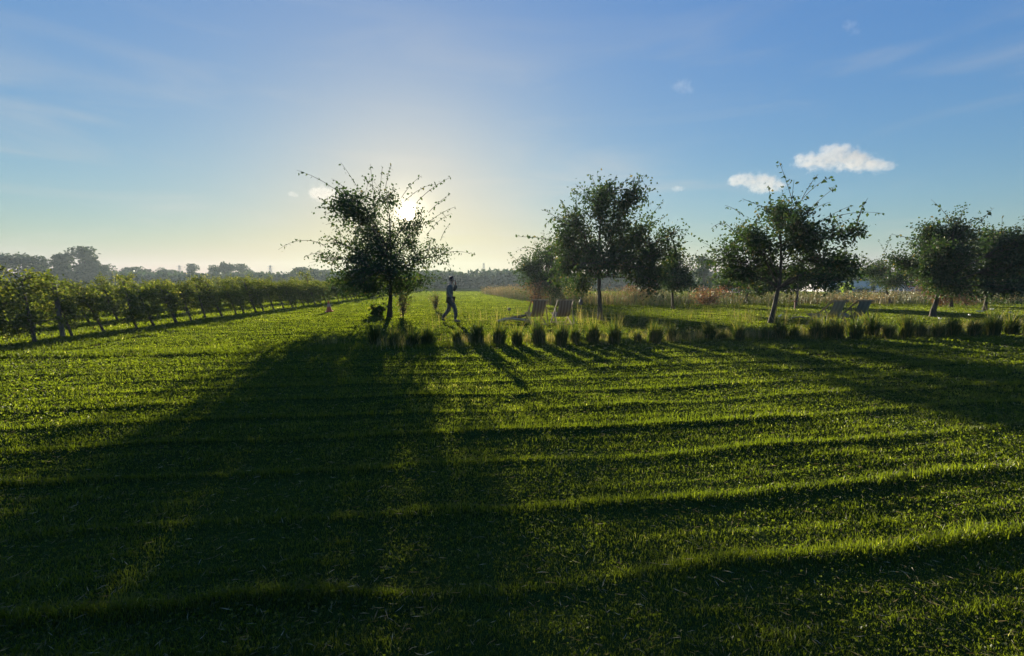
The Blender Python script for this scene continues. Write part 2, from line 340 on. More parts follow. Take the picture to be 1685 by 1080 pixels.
# ------------------------------------------------------------------ trees
def px_scale(Y): return Y/F_PX
def make_tree(label, base_px, blobs, shoots=(), trunk_top=None, trunk_r=0.11, leaf=0.13, dens=1.0, group=None, leafmat='leaf', name='tree', seed=1, twig=17, n_auto=10, fork=0.35, depth=None, leaf_n=29):
    """blobs: (px, py, rx, ry) clumps of the crown in photo pixels; depth of each clump is drawn at random"""
    rng = np.random.default_rng(seed)
    g = ground(*base_px); Yb = g.y if depth is None else depth
    if depth is not None: g = at(base_px[0], base_px[1], depth); g.z = 0
    s = Yb/F_PX
    root = thing(name, label, 'tree', (g.x, g.y, -0.03), 0, group)
    def loc(px, py, dy=0.0):
        q = at(px, py, Yb); return np.array([q.x-g.x, dy, q.z])
    B = []
    cxm = np.mean([b_[0] for b_ in blobs]); half = max(abs(b_[0]-cxm)+b_[2] for b_ in blobs)*s
    for (bx, by, rx, ry, *wt) in blobs:
        off = abs(bx-cxm)*s; lim = math.sqrt(max(0.05, half**2-off**2))*0.75
        B.append((loc(bx, by, rng.uniform(-lim, lim)), np.array([rx*s, (rx+ry)/2*s, ry*s]), wt[0] if wt else 1.0))
    top = loc(*trunk_top) if trunk_top else np.array([np.mean([b_[0][0] for b_ in B]), 0, max(b_[0][2] for b_ in B)])
    tk = MB(); q = np.linspace(0, 1, 12)[:, None]
    bow = np.array([rng.normal(0, 0.05), rng.normal(0, 0.05), 0])*top[2]
    tp = top*q + bow*np.sin(q*math.pi) + rng.normal(0, 0.012, (12, 3)); tp[0] = (0, 0, 0)
    tr = trunk_r*(1-0.78*q[:, 0]); tr[0] *= 1.45; tr[1] *= 1.1
    tk.tube(tp, tr, 10, 0)
    tk.build('trunk', M['bark'], root, smooth=True)
    br = MB(); cw = MB()
    for (c, rad, wt) in B:
        h0 = np.clip(c[2]*rng.uniform(fork, 0.92), top[2]*0.42, top[2]*0.92)
        k = int(np.clip(h0/top[2]*11, 2, 10)); st = tp[k]
        qq = np.linspace(0, 1, 7)[:, None]; ctrl = (st+c)/2 + np.array([0, 0, 0.18*np.linalg.norm(c-st)])
        path = (1-qq)**2*st + 2*qq*(1-qq)*ctrl + qq**2*c
        br.tube(path, tr[k]*0.40*(1-0.75*qq[:, 0])+0.005, 6)
        nt_ = max(3, int(1.75*wt*twig*dens*(rad[0]*rad[2])**0.5/0.55))
        for _ in range(nt_):
            dv = unit(rng.normal(size=3)); e = c + dv*rad*(rng.uniform(0.4, 1.15) if rng.random() < 0.62 else rng.uniform(1.05, 1.65))
            s0 = path[rng.integers(3, 7)]
            mid = (s0+e)/2 + np.array([0, 0, 0.10]) + rng.normal(0, 0.06, 3)
            tt = np.linspace(0, 1, 6)[:, None]; tpth = (1-tt)**2*s0 + 2*tt*(1-tt)*mid + tt**2*e
            br.tube(tpth, 0.010*(1-0.7*tt[:, 0])+0.002, 3, cap=False)
            nl = int(leaf_n*rng.uniform(0.6, 1.4)); a = rng.uniform(0.25, 1.05, nl)[:, None]
            lp = (1-a)**2*s0 + 2*a*(1-a)*mid + a**2*e + rng.normal(0, 0.12, (nl, 3))*min(1.6, leaf/0.13)
            leaves(cw, lp, leaf*0.90, rng=rng, droop=0.55, dirs=np.tile(dv*0.4, (nl, 1)))
    sh = list(shoots)
    paths = []
    for (x0, y0, x1, y1, sag) in sh:
        dy = rng.uniform(-0.8, 0.8); a0 = loc(x0, y0, dy); a1 = loc(x1, y1, dy+rng.uniform(-0.5, 0.5)); paths.append((a0, a1, sag*s))
    for _ in range(n_auto):
        c, rad, _w = B[rng.integers(len(B))]
        dv = unit(np.array([rng.normal(), rng.normal(), abs(rng.normal())*0.9+0.35])); a0 = c + dv*rad*0.6
        paths.append((a0, a0 + dv*rng.uniform(0.6, 1.3)*min(1.0, Yb/20), rng.uniform(-0.05, 0.25)))
    for (a0, a1, sag) in paths:
        tt = np.linspace(0, 1, 9)[:, None]; mid = (a0+a1)/2 + np.array([0, 0, sag])
        pth = (1-tt)**2*a0 + 2*tt*(1-tt)*mid + tt**2*a1
        br.tube(pth, 0.013*(1-0.65*tt[:, 0])+0.0015, 3, cap=False)
        ln = np.linalg.norm(a1-a0); nl = int(ln*rng.uniform(6, 12))+3; a = rng.uniform(0, 1, nl)[:, None]**0.8
        lp = (1-a)**2*a0 + 2*a*(1-a)*mid + a**2*a1 + rng.normal(0, 0.035, (nl, 3))
        leaves(cw, lp, leaf, rng=rng, droop=0.6)
    br.build('branches', M['bark'], root, smooth=True)
    cw.build('crown', M[leafmat], root)
    return root

# the tree in front of the sun
make_tree('broad tree the sun shines through, with long whippy shoots', (641, 521),
  [(585, 375, 34, 40), (572, 415, 34, 34), (600, 430, 44, 40), (640, 405, 42, 46), (620, 350, 36, 28), (655, 440, 40, 34), (585, 455, 40, 22), (690, 440, 36, 28, .55),
   (725, 425, 36, 20, .4), (705, 400, 26, 24, .35), (540, 395, 20, 20, .35), (575, 345, 26, 18), (640, 325, 26, 18, .6), (665, 390, 22, 20, .7), (620, 470, 50, 22, .7), (685, 465, 34, 12, .5), (535, 425, 26, 14, .35), (695, 360, 14, 16, .6), (610, 395, 36, 40), (640, 450, 46, 30), (575, 468, 36, 16), (610, 478, 44, 12), (655, 472, 44, 14), (600, 360, 30, 24), (660, 365, 20, 20, .5)],
  [(590, 340, 505, 288, 14), (600, 335, 560, 266, 6), (612, 332, 606, 266, 3), (625, 325, 630, 275, 3), (640, 320, 652, 278, 3), (655, 320, 690, 284, 8), (690, 335, 745, 296, 8), (700, 345, 735, 312, 4),
   (700, 370, 750, 340, 6), (545, 405, 472, 412, 22), (550, 420, 506, 424, 12), (560, 390, 520, 352, 10), (725, 415, 782, 418, 8), (700, 385, 742, 352, 10), (580, 330, 540, 290, 12), (560, 355, 528, 326, 10), (630, 330, 585, 280, 4), (665, 330, 715, 305, 9)],
  (640, 350), 0.10, 0.14, 0.68, seed=5, n_auto=8)
make_tree('tall dark tree with straight bare trunk behind the pale deckchairs', (988, 526),
  [(985, 335, 34, 32), (950, 355, 30, 34), (1010, 365, 34, 34), (970, 400, 44, 36), (930, 395, 26, 34), (1020, 410, 40, 36), (1050, 385, 26, 28), (1065, 420, 28, 26), (985, 435, 46, 26), (940, 435, 36, 26), (1040, 440, 36, 22), (1090, 395, 20, 22, .6),
   (1100, 420, 14, 22, .6), (1030, 330, 18, 22), (960, 465, 22, 20), (1075, 455, 24, 22), (1060, 470, 14, 16, .6), (922, 420, 16, 24, .5), (1000, 315, 18, 16)],
  [(1000, 315, 1014, 288, 2), (1005, 320, 1034, 296, 5), (960, 335, 972, 300, 3), (950, 345, 952, 308, 2), (1045, 345, 1065, 335, 7), (1070, 385, 1098, 352, 6), (1080, 400, 1116, 378, 7), (925, 370, 890, 345, 8), (918, 356, 893, 374, 5), (905, 395, 851, 392, 3), (1055, 340, 1030, 305, 8)],
  (990, 335), 0.095, 0.14, 1.1, seed=8, n_auto=8)
make_tree('slender grey tree with drooping pale leaves just left of the tall dark tree', (905, 501),
  [(900, 420, 26, 26), (880, 430, 24, 22), (865, 445, 20, 18), (905, 455, 32, 22), (885, 460, 26, 20), (930, 440, 20, 26), (915, 480, 22, 16)],
  [(880, 410, 848, 415, 8), (870, 425, 842, 432, 5), (865, 440, 838, 455, 4)], (903, 415), 0.10, 0.17, 0.9, seed=12, n_auto=6, leaf_n=30)
make_tree('small round tree with a thin trunk, between the tall tree and the leaning one', (1107, 508),
  [(1110, 440, 22, 20), (1095, 455, 18, 16), (1125, 455, 20, 18), (1108, 465, 28, 14), (1112, 425, 12, 12), (1135, 462, 12, 10)],
  [(1115, 430, 1128, 408, 3), (1100, 440, 1082, 420, 3)], (1109, 432), 0.085, 0.16, 1.2, seed=21, n_auto=4, leaf_n=30)
make_tree('leaning tree with sparse upper shoots under the white clouds', (1269, 531),
  [(1225, 385, 34, 28), (1260, 410, 42, 32), (1210, 420, 32, 30), (1300, 395, 38, 30), (1340, 390, 28, 26), (1330, 425, 42, 30), (1280, 440, 46, 24), (1230, 450, 36, 20), (1365, 430, 24, 20), (1300, 345, 24, 22), (1285, 370, 30, 22), (1235, 358, 14, 14),
   (1370, 385, 14, 16), (1390, 440, 18, 12), (1200, 395, 16, 16), (1205, 450, 18, 14), (1350, 455, 30, 14), (1310, 462, 30, 12)],
  [(1290, 340, 1258, 278, 6), (1278, 370, 1268, 302, 2), (1305, 330, 1334, 290, 6), (1315, 340, 1368, 291, 18), (1325, 350, 1366, 308, 4), (1335, 355, 1388, 326, 8), (1345, 365, 1430, 354, 14), (1330, 370, 1380, 342, 4), (1370, 385, 1390, 386, 20), (1372, 395, 1412, 410, 12),
   (1205, 385, 1170, 375, 24), (1200, 410, 1150, 422, 8), (1240, 350, 1212, 330, 5), (1295, 335, 1292, 300, 3), (1350, 440, 1402, 410, 8), (1190, 430, 1165, 440, 8)],
  (1283, 370), 0.098, 0.135, 1.0, seed=33, n_auto=6)
make_tree('low bushy tree half hidden behind the leaning tree', (1309, 503),
  [(1300, 455, 26, 16), (1330, 450, 28, 18), (1355, 455, 22, 14), (1280, 460, 20, 14), (1315, 470, 30, 10)], [], (1312, 452), 0.09, 0.16, 1.3, seed=41, n_auto=3, leaf_n=30)
make_tree('dark tree with two thin stems behind the leaning tree on its left', (1228, 499),
  [(1235, 455, 26, 18), (1215, 462, 20, 14), (1250, 470, 22, 14), (1200, 470, 14, 12), (1265, 462, 16, 14)], [], (1230, 452), 0.09, 0.18, 1.3, seed=44, n_auto=3, leaf_n=30)
make_tree('small sparse tree in front of the white building', (1466, 499),
  [(1462, 445, 26, 18), (1435, 440, 22, 14), (1485, 445, 22, 16), (1455, 462, 30, 14), (1480, 465, 20, 12), (1420, 450, 14, 10)],
  [(1440, 435, 1452, 388, 5), (1465, 430, 1466, 400, 3), (1425, 435, 1408, 420, 6), (1460, 430, 1440, 395, 6)], (1463, 440), 0.085, 0.15, 0.85, seed=51, n_auto=5)
make_tree('large dark spreading tree near the white flowers, trunk leaning left', (1535, 521),
  [(1590, 375, 30, 26), (1560, 395, 32, 26), (1610, 395, 32, 30), (1530, 410, 28, 20), (1575, 420, 44, 28), (1625, 420, 26, 28), (1545, 440, 44, 22), (1510, 430, 22, 16), (1600, 450, 44, 22), (1500, 445, 16, 12), (1570, 370, 16, 14), (1640, 405, 24, 26), (1645, 440, 26, 24), (1520, 460, 26, 14), (1600, 475, 40, 14), (1555, 470, 34, 16)],
  [(1565, 365, 1543, 325, 4), (1560, 370, 1529, 362, 8), (1600, 365, 1612, 345, 4), (1630, 395, 1660, 378, 8)], (1570, 395), 0.11, 0.14, 1.25, seed=62, n_auto=6)
make_tree('dark tree with forked trunk behind the large spreading one', (1565, 505),
  [(1560, 440, 34, 18), (1590, 445, 34, 20), (1535, 450, 24, 14), (1575, 465, 36, 14), (1600, 470, 26, 12)], [], (1566, 440), 0.09, 0.17, 1.3, seed=66, n_auto=3, leaf_n=30)
make_tree('dark dense tree with low skirt of leaves, right of the forked one', (1621, 511),
  [(1620, 430, 30, 22), (1640, 445, 28, 22), (1600, 450, 26, 18), (1650, 465, 24, 16), (1615, 470, 34, 18), (1660, 440, 18, 18), (1638, 402, 24, 22), (1612, 405, 22, 22), (1662, 405, 20, 22), (1665, 468, 26, 14)], [(1640, 430, 1668, 410, 6)], (1622, 425), 0.09, 0.15, 1.35, seed=71, n_auto=4, leaf_n=30)
make_tree('tree cut by the edge of the photo, beyond the white flowers', (1700, 513),
  [(1680, 400, 26, 26), (1670, 425, 24, 22), (1700, 390, 30, 30), (1700, 430, 40, 30), (1685, 455, 34, 16), (1720, 410, 40, 36), (1660, 385, 12, 12)],
  [(1672, 385, 1660, 352, 3), (1685, 380, 1680, 345, 3)], (1702, 390), 0.10, 0.15, 1.1, seed=77, n_auto=4)

# ------------------------------------------------------------------ tussocks of ornamental grass along the lawn edge
def tussock_mesh(seed, n=420):
    rng = np.random.default_rng(seed); mb = MB()
    a = rng.uniform(0, 2*math.pi, n); r0 = 0.12*np.sqrt(rng.uniform(0, 1, n)); L = (0.24 + 0.48*rng.beta(1.5, 1.7, n))*(1.08-0.4*(r0/0.12)**2)
    P = np.stack([r0*np.cos(a), r0*np.sin(a), np.full(n, -0.03)], 1)
    ln = np.clip(r0/0.12*0.34 + rng.normal(0, 0.15, n), 0.0, 0.85)
    blades(mb, P, L, 0.015, ln, rng=rng, dirs=a+rng.normal(0, 0.5, n))
    m_ = rng.integers(10, 30); b2 = rng.uniform(0, 2*math.pi, m_)
    P = np.stack([0.08*np.cos(b2), 0.08*np.sin(b2), np.zeros(m_)], 1)
    blades(mb, P, rng.uniform(0.65, 0.85, m_), 0.007, rng.uniform(0.1, 0.4, m_), rng=rng, dirs=b2, rnd=np.full(m_, 0.95))
    return mb
tus_px = [(620, 568, 1.05), (652, 569, 1.0), (676, 567, .85), (706, 568, 1.0), (752, 567, .9), (786, 566, .85), (818, 567, .95), (856, 566, .8), (886, 566, 1.1), (921, 565, 1.0), (949, 565, 1.05), (981, 564, 1.05), (1013, 563, .95), (1047, 562, .75), (1076, 562, .95), (1106, 560, 1.1), (1128, 560, .6), (1166, 559, 1.05),
          (1190, 559, .7), (1222, 558, .9), (1257, 557, .85), (1284, 557, .85), (1310, 557, .8), (1338, 556, .95), (1362, 556, 1.0), (1383, 555, .9), (1408, 555, 1.0), (1437, 554, 1.05), (1462, 554, .9), (1490, 553, 1.0), (1516, 553, 1.0), (1545, 552, .95), (1574, 551, 1.35), (1603, 551, 1.15), (1632, 550, 1.05), (1662, 549, 1.15), (1690, 548, 1.0), (1722, 547, 1.0)]
tus = [tussock_mesh(100+k, 360+25*k).build('grass_tussock', M['tussock']) for k in range(6)]
for k, (px, py, s) in enumerate(tus_px):
    o = tus[k] if k < 6 else tus[k % 6].copy()
    if k >= 6: COL.objects.link(o)
    g = ground(px+random.uniform(-6, 6), py+random.uniform(-2, 2)); s *= random.uniform(0.8, 1.3); o.location = (g.x, g.y, -0.02); o.rotation_euler = (R(random.uniform(-7, 7)), R(random.uniform(-7, 7)), random.uniform(0, 6.28)); w = random.uniform(0.85, 1.15)
    o.scale = (s*w, s*w, s*random.uniform(0.92, 1.08))
    where = ('in the deep shade of the tree before the sun' if px < 720 else 'just below the walking person' if px < 800 else 'in front of the two striped deckchairs' if px < 940 else 'below the tall straight trunk' if px < 1030
             else 'in front of the small round tree' if px < 1150 else 'near the foot of the leaning tree' if px < 1330 else 'in front of the two curved dark deckchairs' if px < 1425 else 'in front of the white building' if px < 1520 else 'in the golden strip near the white flowers')
    tag(o, 'dark upright grass tussock '+where, 'grass tussock', 'tussocks in a row along the lawn edge')

# golden grass and pale weeds between and behind the tussocks
def strip(n, fn, L, W, mat, name, label, lean=(0.05, 0.6), seed=5):
    rng = np.random.default_rng(seed); P = fn(rng, n); mb = MB()
    blades(mb, np.column_stack([P, np.full(len(P), -0.02)]), rng.uniform(*L, len(P)), rng.uniform(*W, len(P)), rng.uniform(*lean, len(P)), rng=rng)
    return mb, rng, P, label, name, mat
def golden(rng, n):
    x = rng.uniform(-5, 24, n); y = TUS_Y0+TUS_SL*x + rng.normal(0.25, 0.40, n)*(1+np.clip((x-8)/10, 0, 1.2)) + np.clip((x-12)/10, 0, 1)*0.9
    k = fbm(x*1.1, y*0.8) > 0.42; return np.column_stack([x, y])[k]
mb, rng, P, label, name, mat = strip(13000, golden, (0.08, 0.38), (0.005, 0.011), 'gold', 'golden_grass', 'golden dry grass growing between and behind the dark tussocks')
tag(mb.build(name, M[mat]), label, 'grass', kind='stuff')
def stems(rng, n):
    x = rng.uniform(-3, 13, n); y = rng.uniform(16, 21, n)+0.1*x; k = fbm(x*0.6+3, y*0.6) > 0.46; return np.column_stack([x, y])[k]
mb, rng, P, label, name, mat = strip(900, stems, (0.45, 0.95), (0.006, 0.011), 'gold', 'tall_grass_stems', 'thin tall seeding grass stems standing behind the tussocks', (0.02, 0.3), 6)
tag(mb.build(name, M[mat]), label, 'grass', kind='stuff')

# dry meadow: rusty wildflower stems beyond the mown lane
def meadow_pts(rng, n):
    x = rng.uniform(-6, 75, n); y = rng.uniform(30, 78, n)
    near = np.where(x < 3.2, 76-(x+5)*5.4, 33.5+0.10*np.abs(x-3)) + 3*(fbm(x*0.3, x*0.1)-0.5)
    far = near + 9 + 0.12*x + np.where(x < 3.2, 14, 0)
    k = (y > near) & (y < far); return np.column_stack([x, y])[k]
rng = np.random.default_rng(9); P = meadow_pts(rng, 60000); n = len(P); mb = MB()
tone = fbm(P[:, 0]*0.22, P[:, 1]*0.22); H = rng.uniform(0.5, 1.3, n)*(0.65+0.75*fbm(P[:, 0]*0.35+9, P[:, 1]*0.35))*np.where(P[:, 0] > 14, 0.72, 1.0)
hue = np.clip(tone*1.5-0.3+rng.normal(0, 0.18, n), 0, 1)
blades(mb, np.column_stack([P, np.full(n, -0.02)]), H, 0.03, rng.uniform(0.02, 0.45, n), rng=rng, rnd=hue)
hd = rng.random(n) < 0.55; q = P[hd]; nh = len(q)
for rep in range(3):
    leaves(mb, np.column_stack([q+rng.normal(0, 0.12, (nh, 2)), H[hd]*rng.uniform(0.45, 1.0, nh)]), 0.13, rng=rng, rnd=np.clip(hue[hd]+rng.normal(0.08, 0.1, nh), 0, 1))
tag(mb.build('dry_meadow', M['rust']), 'rust brown dry wildflower meadow beyond the mown lane', 'meadow', kind='stuff')
print('MEADOW', n)

# ------------------------------------------------------------------ shrubs
def shrub(label, px, py, w, h, mat='rust_leaf', n=900, leaf=0.10, seed=1, cat='shrub', name='shrub', stems_n=12, depth=None):
    rng = np.random.default_rng(seed); g = ground(px, py)
    if depth: g = at(px, py, depth); g.z = 0
    root = thing(name, label, cat, (g.x, g.y, -0.02)); st = MB(); cw = MB()
    for _ in range(stems_n):
        e = np.array([rng.normal(0, 0.3)*w, rng.normal(0, 0.3)*w, h*rng.uniform(0.6, 1.0)])
        tt = np.linspace(0, 1, 6)[:, None]; mid = e*np.array([0.3, 0.3, 0.6]); pth = 2*tt*(1-tt)*mid+tt**2*e
        st.tube(pth, 0.012*(1-0.7*tt[:, 0])+0.002, 4, cap=False)
        k = n//stems_n; a = rng.uniform(0.15, 1.05, k)[:, None]
        leaves(cw, 2*a*(1-a)*mid + a**2*e + rng.normal(0, 1, (k, 3))*np.array([w*0.13, w*0.13, h*0.06]), leaf, rng=rng)
    st.build('stems', M['bark'], root); cw.build('foliage', M[mat], root); return root
shrub('dry brown upright shrub beside the trunk of the tree before the sun', 663, 522, 0.7, 1.2, 'rust', 500, 0.09, 1)
shrub('narrow dry brown shrub left of the walking person', 717, 511, 0.5, 1.1, 'rust', 400, 0.09, 3)
shrub('spiky low plant at the foot of the tree before the sun', 620, 520, 0.8, 0.5, 'tussock', 220, 0.24, 4, 'plant', 'plant')
shrub('brown bush behind the two striped deckchairs', 884, 504, 1.9, 1.7, 'rust_leaf', 1400, 0.11, 5)
shrub('yellow brown bush between the tall trunk and the grey tree', 950, 500, 2.2, 1.7, 'gold', 1300, 0.12, 6)
shrub('reddish bush right of the tall straight trunk', 1040, 499, 2.6, 1.5, 'rust_leaf', 1300, 0.12, 7)
shrub('rust coloured bush behind the small round tree', 1162, 503, 2.6, 1.35, 'rust_leaf', 1400, 0.12, 8)
shrub('russet bush at the end of the white building', 1524, 493, 3.0, 2.6, 'rust_leaf', 1500, 0.15, 9)
shrub('orange brown bush between the two dark trunks', 1590, 503, 2.2, 1.6, 'rust_leaf', 1300, 0.11, 10)
shrub('brown bush left of the forked dark trunk', 1548, 505, 1.6, 1.4, 'rust_leaf', 900, 0.11, 11)
shrub('bright yellow green plant in front of the white wall', 1391, 489, 1.3, 2.0, 'bright_leaf', 90, 0.55, 12, 'plant', 'plant', 8)
shrub('dark green bush at the wall of the white building', 1372, 487, 2.6, 1.5, 'leaf', 1100, 0.15, 13)
shrub('green bush beside the bright plant at the white wall', 1418, 487, 2.6, 1.2, 'orchard', 900, 0.15, 14)
shrub('low yellow green bush at the far edge of the flowery grass', 1664, 497, 2.2, 1.2, 'gold', 900, 0.12, 15)

# ------------------------------------------------------------------ orchard rows
def orchard_tree(seed, label):
    rng = np.random.default_rng(seed); root = thing('fruit_tree', label, 'fruit tree', group='fruit trees in the orchard rows')
    lean = rng.uniform(0.35, 0.75); tk = MB(); q = np.linspace(0, 1, 8)[:, None]
    top = np.array([-lean, rng.normal(0, 0.08), rng.uniform(1.55, 1.85)])
    tp = top*q + np.array([rng.normal(0, 0.05), 0.0, 0])*np.sin(q*math.pi); tk.tube(tp, 0.05*(1-0.7*q[:, 0])+0.006, 7)
    tk.build('trunk', M['bark'], root, smooth=True); br = MB(); cw = MB()
    for k in range(20):
        a = rng.uniform(0, 2*math.pi); s0 = tp[rng.integers(2, 8)]; ln = rng.uniform(0.35, 0.8)
        e = s0 + np.array([math.cos(a)*ln, math.sin(a)*ln, rng.uniform(-0.25, 0.45)]); mid = (s0+e)/2+np.array([0, 0, 0.12])
        tt = np.linspace(0, 1, 5)[:, None]; br.tube((1-tt)**2*s0+2*tt*(1-tt)*mid+tt**2*e, 0.013*(1-0.75*tt[:, 0])+0.002, 4, cap=False)
        nl = 72; u = rng.uniform(0.2, 1.08, nl)[:, None]
        leaves(cw, (1-u)**2*s0+2*u*(1-u)*mid+u**2*e+rng.normal(0, 0.10, (nl, 3)), 0.105, rng=rng, droop=0.4)
    br.build('branches', M['bark'], root); cw.build('crown', M['orchard'], root); return root
proto = [orchard_tree(300+k, 'leaning leafy fruit tree') for k in range(7)]
cnt = 0; rws = [('in the front orchard row along the lawn', 64, 1.0), ('in the second orchard row', 56, 1.1), ('in the third orchard row', 44, 1.3), ('in the fourth orchard row', 36, 1.6), ('in the fifth orchard row', 30, 2.0)]
for rI, (wh, num, sp) in enumerate(rws):
    yy = 8.3 + rI*1.5
    for k in range(num):
        yy += sp*random.uniform(0.8, 1.2)*(1+yy/110)
        xx = orchard_x(yy) - 0.9 - 3.3*rI + random.uniform(-0.12, 0.12)
        lab = 'leaning leafy fruit tree ' + wh
        s = random.uniform(0.68, 0.97)
        if cnt < 7: o = proto[cnt]; o.location = (xx, yy, -0.02); o.rotation_euler = (0, 0, random.uniform(-0.5, 0.5)); o['label'] = lab; o.scale = (s, s, s)
        else: o = dup(proto[cnt % 7 if rI else random.randrange(7)], (xx, yy, -0.02), random.uniform(-0.5, 0.5), (s, s, s*random.uniform(0.95, 1.08)), lab)
        cnt += 1
# stout leaning posts in the front row
def orchard_post(px, py, lean, label):
    g = ground(px, py); mb = MB(); q = np.linspace(0, 1, 5)[:, None]
    mb.tube(np.array([lean, 0.1, 1.55])*q + np.array([0, 0, -0.05]), 0.055, 8)
    tag(mb.build('orchard_post', M['post'], loc=(g.x, g.y, 0), smooth=False), label, 'post', 'leaning posts in the orchard')
orchard_post(104, 556, -0.22, 'stout weathered post at the near end of the orchard row')
orchard_post(290, 532, -0.45, 'thin slanted post further along the orchard row')

# ------------------------------------------------------------------ distant trees and hedges
def far_tree_mesh(seed):
    rng = np.random.default_rng(seed); root = thing('distant_tree', 'x', 'tree'); tk = MB()
    tk.tube([(0, 0, -0.3), (0.05, 0, 2.0), (0, 0, 6.0)], [0.4, 0.3, 0.12], 7); tk.build('trunk', M['bark'], root)
    cw = MB(); nb = rng.integers(13, 19)
    for k in range(nb):
        a = rng.uniform(0, 2*math.pi); rad = rng.uniform(0, 2.9); z = rng.uniform(2.2, 8.2); sh = math.sqrt(max(0.1, 1-((z-4.8)/5.0)**2)); c = np.array([math.cos(a)*rad*sh, math.sin(a)*rad*sh, z]); r0 = rng.uniform(0.9, 1.7)
        n = 130; v = unit(rng.normal(size=(n, 3)))*r0*rng.uniform(0.55, 1.08, (n, 1)); v[:, 2] *= 0.8
        leaves(cw, c+v, 0.55, rng=rng, aspect=0.8)
    # low skirt
    n = 420; a = rng.uniform(0, 6.283, n); r1 = 3.2*np.sqrt(rng.uniform(0, 1, n)); leaves(cw, np.stack([r1*np.cos(a), r1*np.sin(a), rng.uniform(0.2, 3.2, n)], 1), 0.6, rng=rng, aspect=0.8)
    cw.build('crown', M['far_leaf'], root); return root
fars = [far_tree_mesh(500+k) for k in range(6)]
# (px, top py, width px, distance, label)
FAR = [(-30, 414, 70, 150, None), (10, 416, 60, 150, None), (48, 420, 50, 155, None), (74, 428, 26, 165, 'wispy thin distant tree in the gap left of the tallest crowns'), (104, 413, 46, 160, 'round distant crown joined to the tallest one on the skyline'), (136, 408, 60, 160, 'tallest distant crown on the skyline above the orchard'),
       (164, 424, 34, 165, None), (186, 438, 36, 170, None), (212, 442, 32, 200, None), (236, 439, 38, 200, None), (260, 441, 30, 205, None), (286, 446, 36, 215, None), (315, 436, 30, 200, 'small round distant crown standing above the hedge left of the bumpy clump'), (345, 437, 32, 200, None), (371, 432, 30, 200, 'highest crown in the bumpy clump above the orchard middle'), (394, 436, 36, 200, None),
       (415, 445, 34, 215, None), (438, 450, 26, 220, None), (462, 454, 34, 230, None), (496, 438, 42, 190, 'domed distant crown just left of the sunlit tree'), (525, 444, 44, 190, None), (556, 446, 44, 200, None), (590, 448, 50, 210, None), (625, 449, 50, 215, None), (660, 448, 50, 210, None), (694, 446, 44, 205, None), (720, 447, 36, 205, None),
       (742, 444, 30, 185, 'dark distant crown right behind the head of the walking person'), (766, 452, 36, 215, None), (796, 449, 34, 205, 'flat topped distant crown under the thin mast'), (826, 453, 40, 215, None), (852, 450, 40, 210, None), (880, 447, 40, 200, None), (912, 450, 44, 205, None), (950, 452, 50, 210, None), (1000, 454, 56, 215, None), (1050, 452, 50, 210, None),
       (1162, 424, 46, 92, 'hazy green round tree behind the small round tree'), (1195, 455, 50, 130, None), (1240, 457, 50, 150, None), (1285, 458, 50, 150, None), (1330, 457, 50, 150, None), (1545, 452, 60, 140, None), (1600, 452, 60, 140, None), (1650, 450, 60, 130, None), (1710, 446, 70, 130, None)]
for k, (px, ty, w, D, lab) in enumerate(FAR):
    b = at(px, 470, D); topz = at(px, ty, D).z; sx_ = w*D/F_PX/6.6; sz = (topz+0.4)/9.2
    if lab is None:
        lab = ('hazy tree in the distant line behind the orchard' if px < 480 else 'hazy tree in the distant line behind the sunlit tree' if px < 735 else 'hazy tree in the distant line behind the rusty meadow' if px < 1100 else 'hazy dark tree far behind the leaning tree' if px < 1400 else 'hazy dark tree far behind the spreading tree')
    loc_ = (b.x, D+random.uniform(-4, 4), 0)
    if k < 6: o = fars[k]; o.location = loc_; o.rotation_euler = (0, 0, random.uniform(0, 6.28)); o.scale = (sx_, sx_, sz); o['label'] = lab; o['group'] = 'distant trees on the skyline'
    else: dup(fars[random.randrange(6)], loc_, random.uniform(0, 6.28), (sx_, sx_, sz), lab, 'distant trees on the skyline')
# hedge mass below the distant crowns
rng = np.random.default_rng(77); mb = MB(); n = 42000
a = rng.uniform(-0.98, 0.98, n); D = 165+35*rng.uniform(0, 1, n); hx = a*D; hh = (3.6+3.8*fbm(hx*0.06, D*0.01, 3))
z = hh*rng.uniform(0.0, 1.0, n)**0.7
leaves(mb, np.stack([hx, D, z], 1), 1.3, rng=rng, aspect=0.8)
tag(mb.build('treeline', M['far_leaf']), 'low hazy hedge mass running along the foot of the distant trees', 'hedge', kind='stuff')

